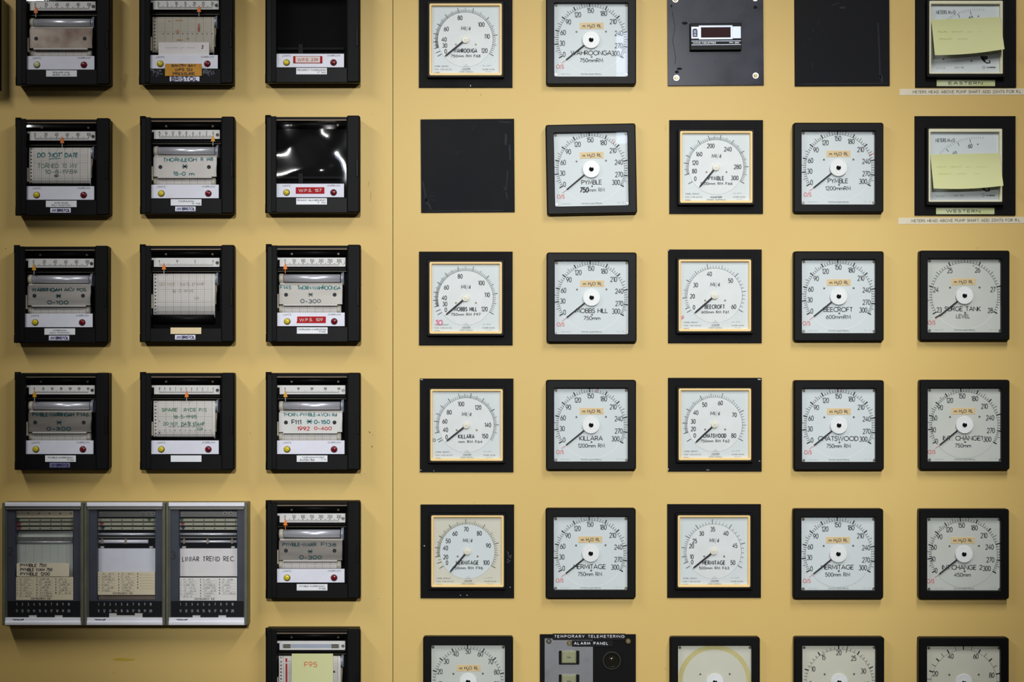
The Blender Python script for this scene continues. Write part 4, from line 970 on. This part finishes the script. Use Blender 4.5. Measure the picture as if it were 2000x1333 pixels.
# ------------------------------------------------------------------ moving coil head meters (eastern / western)
def head(cx, cy, tag, label):
    u = Unit(cx, cy, 3)
    r = root('head_meter', u, label, 'panel meter', 'head meters with sticky notes')
    mb = MB(u); mb.rbox(-98.5, -97, 98.5, 97, 0, 3, 'black_plate', bev=.5); mb.build('mounting_plate', r)
    mb = MB(u); mb.ring((-76, -77, 77.5, 77.5), (-71.5, -72.5, 72.5, 71), 3, 13, 'black_gloss', 3, 2, 1.4, .5, ti=8); mb.build('bezel', r)
    mb = MB(u); mb.ring((-71.5, -72.5, 72.5, 71), (-67.5, -65.5, 67, 68), 8, 12.6, 'cream_rim_pale', 2, 1, .8, 1.2, ti=6); mb.build('inner_rim', r)
    mb = MB(u); T = 7.2
    mb.rbox(-69, -67, 68.5, 69.5, 5, 7, 'dial_white', bev=0)
    mb.text('METERS H', -44.5, -49.6, 6.6, T, 'ink_black', width=27, thick=.95, gap=.22); mb.text('2', -27.6, -48.6, 3.4, T, 'ink_black', thick=.8); mb.text('O', -22.6, -49.6, 6.6, T, 'ink_black', width=3.8, thick=.95)
    ccx, ccy, RR = 24, 48, 105           # centre of the quadrant scale
    for i in range(0, 22):
        a = 84 + i * 2.45
        lg = 3.4
        mb.stroke([(ccx + RR * math.cos(R(a)), ccy - RR * math.sin(R(a))), (ccx + (RR - lg - 1) * math.cos(R(a)), ccy - (RR - lg - 1) * math.sin(R(a)))], .55, T, 'ink_grey')
    for a in (98.5, 112.5, 127, 142):
        mb.stroke([(ccx + (RR - 4) * math.cos(R(a)), ccy - (RR - 4) * math.sin(R(a))), (ccx + (RR - 11) * math.cos(R(a)), ccy - (RR - 11) * math.sin(R(a)))], 1.0, T, 'ink_black')
    mb.text('60', 9.6, -38.4, 7.8, T, 'ink_black', width=7.6, thick=1.1); mb.text('40', -21, -24, 7.8, T, 'ink_black', width=8, thick=1.0); mb.rect(23, -43, 26, -40.5, T, 'ink_grey')
    mb.text('D.T.I.P.', -48, 60, 2.6, T, 'ink_grey', width=17, thick=.4); mb.text('LOW 700', -13, 58.6, 2.0, T, 'ink_grey', width=18, thick=.5)
    mb.annulus(35, 58, 2.2, 2.9, 7, 7.2, 'ink_dark', 8); mb.text('AMPERIS', 49, 58.4, 2.2, T, 'ink_black', width=17, thick=.7, slant=.2)
    # movement window edge and hook
    mb.stroke([(30, 36), (35, 45), (41, 50), (47, 49), (46, 44)], 2.2, T, 'ink_black'); mb.poly([(28, 36), (42, 36), (43, 41), (38, 44), (37, 49), (31, 43)], T, 'ink_dark')
    mb.build('dial_face', r)
    for x, y in ((-44, 42), (11, 45.5)):
        mb = MB(u); mb.disc(x, y, 1.9, 7, 7.8, 'dial_screw', 12, .4); mb.build('dial_screw', r)
    mb = MB(u); mb.rect(-67.5, -65.5, 67, 68, 12.5, 'meter_glass'); mb.build('glass', r)
    mb = MB(u); mb.rbox(-57, 82.5, 57, 95, 3, 3.5, 'tag_green', bev=.2); mb.text(tag, -.5 if tag == 'EASTERN' else -4, 88.8, 5.0, 3.65, 'ink_dark', width=66, thick=1.05, gap=.25); mb.build('name_tag', r)
    return r
head(1886.5, 73.5, 'EASTERN', 'head meter tagged EASTERN with a sticky note over its dial, top right')
head(1885.3, 323.8, 'WESTERN', 'head meter tagged WESTERN with a sticky note over its dial')
def wstrip(x0, yl, yr, label):
    cx, cy = (x0 + 2010) / 2, (yl + yr) / 2
    u = Unit(cx, cy, 0.4); mb = MB(u); hw = (2010 - x0) / 2
    mb.rbox(-hw, -6.2, hw, 6.2, 0, .4, 'tape_clear', bev=.1)
    mb.text('METERS HEAD ABOVE PUMP SHAFT ADD 22MTS FOR R.L', x0 + 131.5 - cx, -.2, 5.2, .5, 'ink_dark', width=212, thick=.8, gap=.2)
    o = mb.build('label_strip'); o.location = (u.X, 0, u.Z); o.rotation_euler = (0, R(-math.degrees(math.atan2(yl - yr, 2 * hw))), 0)
    o['label'] = label; o['category'] = 'label'; o['group'] = 'pale lettered strips stuck on the wall'
wstrip(1757, 180, 179, 'pale lettered strip METERS HEAD ABOVE PUMP SHAFT stuck under the EASTERN meter')
wstrip(1754.5, 432, 430, 'pale lettered strip METERS HEAD ABOVE PUMP SHAFT stuck under the WESTERN meter')

# ------------------------------------------------------------------ blank plates and digital meter
def blank(cx, cy, W, H, rot, label, m, extra=None):
    u = Unit(cx, cy, 2.5); mb = MB(u); mb.rbox(-W / 2, -H / 2, W / 2, H / 2, 0, 2.5, m, bev=.5)
    if extra: extra(mb)
    o = mb.build('blanking_plate'); o.location = (u.X, 0, u.Z); o.rotation_euler = (0, R(-rot), 0)
    o['label'] = label; o['category'] = 'cover plate'; o['group'] = 'black blanking plates'
def sc(mb, lst):
    for x, y, l, a, wd in lst: mb.stroke([(x, y), (x + l * .5 * math.cos(R(a)) + .5, y + l * .5 * math.sin(R(a))), (x + l * math.cos(R(a)), y + l * math.sin(R(a)))], wd, 2.6, 'dust_sheen_blue')
blank(913.3, 323.9, 183, 182.5, .4, 'plain scratched black plate above the MOBBS HILL F97 meter', 'black_plate_dusty',  # scratches, plus wide right-edge strokes that paint in the plate's grey-blue sheen
      lambda mb: sc(mb, [(75, -62, 22, 92, 4), (82, -40, 30, 88, 3), (-88, 30, 45, 80, 2.5), (-85, 60, 28, 62, 3), (8, -70, 16, -45, .6), (-22, -26, 6, -20, .8), (-14, -29, 6, 30, .8), (70, 40, 12, 70, 1.5), (74, 50, 16, 80, 2), (78, 10, 40, 95, 2),
                         (-75, 58, 9, 10, .8), (-72, 65, 10, 20, .8), (-80, 88, 150, 0, 1.2), (60, -86, 25, 5, 2)]))
blank(1644.8, 75, 185.5, 186, .3, 'plain black plate at the top, between the digital display and the EASTERN meter', 'black_plate_dusty',
      lambda mb: sc(mb, [(-46, -35, 10, 95, .8), (-57, -18, 6, 95, 1), (-52, -9, 2, 0, 1), (-64, -1, 5, 100, 1), (-76, 12, 3, 0, 1), (-60, 45, 16, 82, .8), (-84, 89, 170, -.3, 1.6), (70, -30, 110, 88, 3), (75, 72, 14, 80, 5), (-20, -65, 16, -15, 1.5), (-4, -60, 10, 0, 4)]))
u = Unit(1397.6, 73, 3)
r = root('digital_display', u, 'black plate with a small digital display, unlit red screen, steel corner screws', 'digital display', rot=.4)
mb = MB(u); mb.rbox(-93.7, -94, 93.7, 94, 0, 3, 'black_plate_blue', bev=.5)
for x, y, a, b2 in ((-71, 61, 5.5, 2.5), (-76, 67, 4, 3), (-86, -62, 1.5, 3), (78, -58, 4, 3.5), (-60, -28, 6, 3)): mb.poly([(x + a * math.cos(i * .8), y + b2 * math.sin(i * .8)) for i in range(8)], 3.1, 'black_plate')
mb.stroke([(-84, -50), (-79, -20), (-84, 5), (-78, 40), (-80, 52)], .8, 3.1, 'black_plate')
mb.build('mounting_plate', r)
for x, y in ((-77, 78.6), (77.7, 75.3), (-78, -74.5), (78, -76)):
    mb = MB(u); mb.disc(x, y, 6.4, 3, 3.8, 'screw_steel', 24, .6); mb.disc(x, y, 3.6, 3.8, 5.2, 'brass', 18, 1.2); mb.rect(x - 3, y - .5, x + 3, y + .5, 5.3, 'ink_dark'); mb.build('screw', r)
mb = MB(u); X = lambda v: v - 1397.6; Y = lambda v: v - 73
mb.rbox(X(1347.7), Y(45), X(1448.5), Y(97.7), 3, 13, 'black_gloss', 1, 1)
mb.rect(X(1350.5), Y(52), X(1447), Y(75), 13.1, 'meter_silver')
for y in (80, 87.4): mb.rect(X(1350.5), Y(y) - .5, X(1447), Y(y) + .5, 13.1, 'meter_silver')
mb.text('MANN INDUSTRIES', X(1376), Y(83.6), 2.2, 13.2, 'ink_white', width=44, thick=.8); mb.text('PM 350', X(1434), Y(83.6), 2.2, 13.2, 'ink_white', width=18, thick=.8)
mb.poly([(X(1352.6), Y(58)), (X(1355), Y(55.5)), (X(1360), Y(55.5)), (X(1362.4), Y(58)), (X(1362.4), Y(72)), (X(1352.6), Y(72))], 13.2, 'ink_navy')
mb.text('X', X(1357.5), Y(61.5), 4.6, 13.3, 'ink_white', width=4, thick=1.2); mb.text('A', X(1357.5), Y(67.8), 4.2, 13.3, 'ink_white', width=4.6, thick=1.0)
dp = mb.build('display_housing', r)
mb = MB(u); mb.ring((X(1364.8), Y(49.5), X(1431), Y(77)), (X(1369.3), Y(53.3), X(1427), Y(73.2)), 13, 14, 'meter_silver', .2, .2, .3, .3, ti=13.1); mb.build('screen_frame', dp)
mb = MB(u); mb.rect(X(1369.3), Y(53.3), X(1427), Y(73.2), 13.3, 'screen_red'); mb.build('screen', dp)

# ------------------------------------------------------------------ temporary alarm panel
u = Unit(1148.2, 1334, 3); X = lambda v: v - 1148.2; Y = lambda v: v - 1334
r = root('alarm_panel', u, 'black and grey temporary telemetering alarm panel with embossed tapes, bottom edge', 'alarm panel')
mb = MB(u); mb.rbox(X(1054.3), Y(1240), X(1242), Y(1428), 0, 3, 'black_gloss', bev=.5); mb.build('mounting_plate', r)
mb = MB(u); mb.rbox(X(1063.6), Y(1248), X(1158.3), Y(1420), 3, 4.6, 'zinc', bev=.4); mb.build('zinc_panel', r)
mb = MB(u); mb.rbox(X(1079.4), Y(1238.4), X(1221.3), Y(1251), 4.6, 5.1, 'tape_black', bev=.15); mb.text('TEMPORARY TELEMETERING', X(1151), Y(1243.8), 4.6, 5.25, 'ink_white', width=136, thick=.8, gap=.35, jit=.03); mb.build('embossed_tape', r)
mb = MB(u); mb.rbox(X(1117), Y(1251.6), X(1197), Y(1264), 4.6, 5.1, 'tape_black', bev=.15); mb.text('ALARM PANEL', X(1154.5), Y(1257.5), 4.6, 5.25, 'ink_white', width=66, thick=.95, gap=.35, jit=.03); mb.build('embossed_tape', r)
for x, y, m in ((1072, 1253.5, 'screw_dark'), (1112, 1257.3, 'brass'), (1227, 1253.5, 'brass')):
    mb = MB(u); mb.disc(X(x), Y(y), 5.2, 3 if x > 1200 else 4.6, 5.6, m, 24, .8); mb.disc(X(x), Y(y), 2.6, 5.6, 6.2, 'screw_steel', 16, .6); mb.rect(X(x) - 2.4, Y(y) - .4, X(x) + 2.4, Y(y) + .4, 6.3, 'ink_dark'); mb.build('screw', r)
for y in (1272, 1318.6, 1365):
    mb = MB(u); mb.rbox(X(1091.5), Y(y), X(1131.5), Y(y + 27), 4.6, 6.2, 'black_gloss', 1.5, .8)
    bt = mb.build('push_button', r)
    mb = MB(u); mb.rbox(X(1097), Y(y + .8), X(1125.5), Y(y + 25), 6.2, 9.5, 'lens_olive', 1, 2.2); mb.text('10A', X(1111.3), Y(y + 13), 2.6, 9.65, 'ink_dark', width=7.5, thick=.7); mb.build('button_lens', bt)
mb = MB(u); mb.annulus(X(1195), Y(1291.2), 13.5, 17, 3, 7, 'black_gloss', 48); mb.annulus(X(1195), Y(1291.2), 16.2, 17.2, 3, 7.6, 'screw_dark', 48)
pl = mb.build('pilot_lamp', r)
mb = MB(u); mb.disc(X(1195), Y(1291.2), 13.4, 3, 4, 'lens_dark', 40, .5); mb.annulus(X(1195), Y(1291.2), 8, 8.8, 4, 4.6, 'lens_dark', 32); mb.disc(X(1195), Y(1291.2), 7, 4, 4.2, 'lens_dark', 28, dome=1.5); mb.build('lamp_lens', pl)

# ------------------------------------------------------------------ multipoint recorders (three in a row)
GH = 'grey framed multipoint recorders side by side'
def multi(x0, label, i):
    W = 160; cx, cy = x0 + W / 2, 1102.5
    u = Unit(cx, cy, 34); 
    b0 = u.p; u.p = lambda x, y, t: b0(x - cx, y - cy, t)      # absolute photo coordinates of this unit
    X = lambda v: x0 + v - 3.6 + 3.6
    r = root('multipoint_recorder', u, label, 'chart recorder', GH)
    mb = MB(u)
    mb.ring((X(.3), 983, X(159.4), 1222.5), (X(9.5), 990, X(152.5), 1215), 0, 30, 'olive_metal', 1, 1, .6, ti=1)
    mb.rbox(X(6), 986, X(155), 1220, .3, 3, 'black_inside', bev=0)
    mb.build('case', r)
    for xa, xb in ((.3, 5.2), (153.8, 159.2)):
        mb = MB(u); mb.rbox(X(xa), 983, X(xb), 1222.5, 30, 34, 'olive_metal', .5, 1.2); mb.build('side_rail', r)
    mb = MB(u); mb.rbox(X(5.2), 982.4, X(153.6), 990.2, 29, 35, 'alu_white', bev=1.2); mb.rbox(X(6.5), 990.2, X(153), 996, 28, 32, 'alu_grey', bev=.6); mb.build('top_bar', r)
    mb = MB(u); mb.rbox(X(6), 1207.5, X(153.6), 1215, 28, 32.5, 'alu_white', bev=.6); mb.rbox(X(5.2), 1215.2, X(153.6), 1222.2, 28, 36, 'alu_white', bev=1.2)
    mb.text('Honeywell', X(32), 1210.9, 2.8, 32.65, 'ink_navy', width=20, thick=.9); mb.build('bottom_bar', r)
    # inner panel with opening
    mb = MB(u)
    mb.ring((X(5.4), 994, X(153.6), 1175), (X(25.8), 997, X(139.6), 1173.6), 24, 27, 'slate', .2, .2, .3, ti=6)
    mb.text({0: '2', 1: ' ', 2: '3'}[i], X(16.6) if i == 0 else X(15), 1077 if i == 0 else 1085, 14, 27.15, 'ink_black', width=7.5, thick=1.8, jit=.06); mb.build('inner_panel', r)
    mb = MB(u); mb.rbox(X(5.4), 1174, X(153.6), 1207.4, 22, 26, 'black_gloss', bev=.3)
    for j in range(10):
        mb.text(str(j + 1), X(28.8 + j * 11.3), 1181, 4.7, 26.15, 'numeral_grey', xs=.8, thick=.6); mb.text(str(j + 11), X(28.8 + j * 11.3), 1194, 4.7, 26.15, 'numeral_grey', xs=.85, thick=.6, gap=.22)
    mb.build('number_panel', r)
    # rails
    for j, y in enumerate((1016.6, 1024.4, 1032.8)):
        mb = MB(u); mb.rbox(X(26), y - 2.8, X(139.4), y + 2.8, 15, 18, 'rail_cream', bev=.4)
        for q in range(6): mb.rect(X(32 + q * 20.8), y - 1.2, X(34.2 + q * 20.8), y + 1.2, 18.1, 'ink_dark')
        mb.build('pen_rail', r)
        fx = (31, 33, 34)[j] if i != 1 else (128 if j == 0 else 33 + j * 2)
        fm = (('flag_green', 'flag_red', 'flag_red'), ('flag_green', 'flag_red', 'flag_blue'), ('flag_green', 'flag_red', 'flag_blue'))[i][j]
        mb = MB(u); a = [(X(fx - 4), y - 3), (X(fx + 4), y - 3), (X(fx), y + 3.5)]
        l0 = mb.loop(a, 18.4, 19.4); l1 = mb.loop(a, 19.4); mb.bridge(l0, l1, fm); mb.face(l1, fm); mb.face(l0[::-1], fm); mb.build('pen_flag', r)
    if i == 0:
        mb = MB(u); mb.rbox(X(26), 998, X(139.4), 1012, 15, 20, 'card_table', bev=.3)
        for q in range(6): mb.text(str(q * 20), X(30.5 + q * 20.8), 1003.5, 3, 20.15, 'ink_dark', xs=.7, thick=.6)
        for q in range(101): mb.stroke([(X(30.5 + q * 1.04), 1006), (X(30.5 + q * 1.04), 1008.5)], .3, 20.15, 'ink_brown_faded')
        mb.build('scale_plate', r)
    else:
        mb = MB(u); mb.rbox(X(26), 998, X(139.4), 1010.5, 8, 14, 'alu_grey', bev=.3)
        for q in ((115.5, 127) if i == 2 else (114.5, 126.5, 136)): mb.annulus(X(q), 1003.5, 1.6, 4, 14, 17, 'screw_steel', 20); mb.disc(X(q), 1003.5, 1.6, 14, 17, 'ink_dark', 12)
        mb.build('gear_plate', r)
    if i == 0:
        mb = MB(u); mb.face([mb.pt(X(28), 1038, 8), mb.pt(X(138.5), 1038, 8), mb.pt(X(138.5), 1058, 16), mb.pt(X(28), 1058, 16)], 'paper_green')
        mb.face([mb.pt(X(28), 1058, 17), mb.pt(X(138.5), 1058, 17), mb.pt(X(138.5), 1130, 17), mb.pt(X(28), 1130, 17)], 'paper_green')
        for q in range(34):
            xx = X(30 + q * 3.2); wd = .35 if q % 5 == 0 else .16
            mb.rect(xx - wd, 1060, xx + wd, 1130, 17.15, 'grid_dark' if q % 5 == 0 else 'grid_ink')
            mb.face([mb.pt(xx - wd, 1038, 8.2), mb.pt(xx + wd, 1038, 8.2), mb.pt(xx + wd, 1058, 16.2), mb.pt(xx - wd, 1058, 16.2)], 'grid_ink')
        mb.build('chart_paper', r)
        mb = MB(u); mb.cylx(X(29), X(138), 1059.5, 19, 1.5, 'chrome'); mb.rbox(X(28), 1049.5, X(138.5), 1057.5, 17.5, 18.3, 'alu_grey', bev=.3)
        for q in range(9): mb.disc(X(36 + q * 12), 1053.5, .9, 18.3, 18.5, 'ink_dark', 8)
        mb.build('paper_bar', r)
        mb = MB(u); mb.rbox(X(28.6), 1100.7, X(131.5), 1126.8, 27.4, 28, 'card_cream', 2.2, .2)
        for s, y, wd in (('PYMBLE 750', 1104.8, 50), ('PYMBLE WAH 750', 1113.4, 62), ('PYMBLE 1200', 1121.8, 57)): mb.text(s, X(36), y, 5.4, 28.15, 'ink_black', width=wd, thick=1.25, jit=.05, slant=.12, align='l')
        mb.build('note_card', r)
        ty0 = 1128; tm = 'card_table'
    else:
        mb = MB(u); mb.cylx(X(26), X(139), 1044, 17, 2.4, 'chrome'); mb.cylx(X(30), X(126 if i == 1 else 139), 1058.5, 14, 3.6 if i == 1 else 2.6, 'alu_white' if i == 1 else 'chrome')
        mb.rbox(X(26), 1049, X(139), 1052, 12, 15, 'alu_grey'); mb.build('paper_bar', r)
        mb = MB(u)
        for q in ((34, 80, 128) if i == 2 else (34, 80)): mb.rbox(X(q), 1053.5, X(q + 3), 1063, 15, 19, 'brown_bar')
        for q in (32, 128): mb.rbox(X(q), 1068, X(q + 7), 1071.5, 12, 16, 'tab_white')
        mb.build('bar_clip', r)
        mb = MB(u); mb.rbox(X(26), 1072, X(139.6), 1118 if i == 1 else 1126.5, 15, 16.5, 'alu_white' if i == 1 else 'card_white', bev=.2)
        if i == 2: mb.text('LINIAR TREND REC.', X(84), 1092.5, 8.6, 16.65, 'ink_black', width=102, thick=1.4, jit=.045, gap=.3)
        mb.build('card', r)
        ty0 = 1117.8 if i == 1 else 1129; tm = 'card_table' if i == 1 else 'card_table_white'
        if i == 1:
            mb = MB(u); mb.rbox(X(26), 1163, X(139.6), 1173.4, 12, 17, 'brown_bar'); mb.build('lower_bar', r)
    mb = MB(u); y1 = ty0 + 45
    mb.rbox(X(27.4), ty0, X(139), y1, 27.2, 27.8, tm, bev=.2)
    rr = random.Random(10 + i)
    for row in range(7):
        y = ty0 + 3.8 + row * 5.4
        for c, (cx0, cx1) in enumerate(((28.5, 62), (67, 100), (104, 137))):
            nn = row + 1 + c * 7
            if nn > 20: continue
            mb.text(str(nn), X(cx0 + 1.2), y, 2.6, 28, 'ink_dark', xs=.7, thick=.6)
            mb.stroke([(X(cx0 + 4), y + 2.2), (X(cx1), y + 2.2)], .25, 28, 'ink_grey')
            if i == 1 and c == 2: continue
            s = rr.choice(['F 140', 'Pymble', 'F 63', 'Warr 750', 'Ent. S.', 'F 68', 'Thorn.', 'F 97']).upper()
            mb.text(s, X(cx0 + 6 + rr.uniform(0, 3)), y, 2.7, 28, 'ink_grey', width=rr.uniform(12, 24), thick=.4, jit=.06, align='l')
    mb.text('INSTRUMENT NO', X(76), y1 - 3.2, 3.2, 28, 'ink_dark', width=38, thick=.75, gap=.4)
    mb.build('channel_card', r)
    # clips at the bottom
    mb = MB(u)
    if i == 1:
        mb.rbox(X(49.5), 1203, X(114.5), 1206.8, 26, 28, 'tab_white', bev=.3); mb.rbox(X(49.5), 1199, X(64), 1203.4, 26, 28, 'tab_white', bev=.3); mb.rbox(X(99.5), 1199, X(114.5), 1203.4, 26, 28, 'tab_white', bev=.3)
    else:
        for q in (52.5, 103): mb.rbox(X(q), 1203, X(q + 15), 1206.8, 26, 28, 'tab_white', bev=.3)
    mb.build('pull_tab', r)
    mb = MB(u); mb.rect(X(5.5), 996, X(153.5), 1207.3, 30.5, 'hazy_plastic'); mb.build('window_pane', r)
multi(3.8, 'leftmost of three grey multipoint recorders, with PYMBLE 750 note and number 2', 0)
multi(163.6, 'middle of the three grey multipoint recorders, blank grey card above its table', 1)
multi(323.6, 'right-hand grey multipoint recorder with card lettered LINIAR TREND REC', 2)
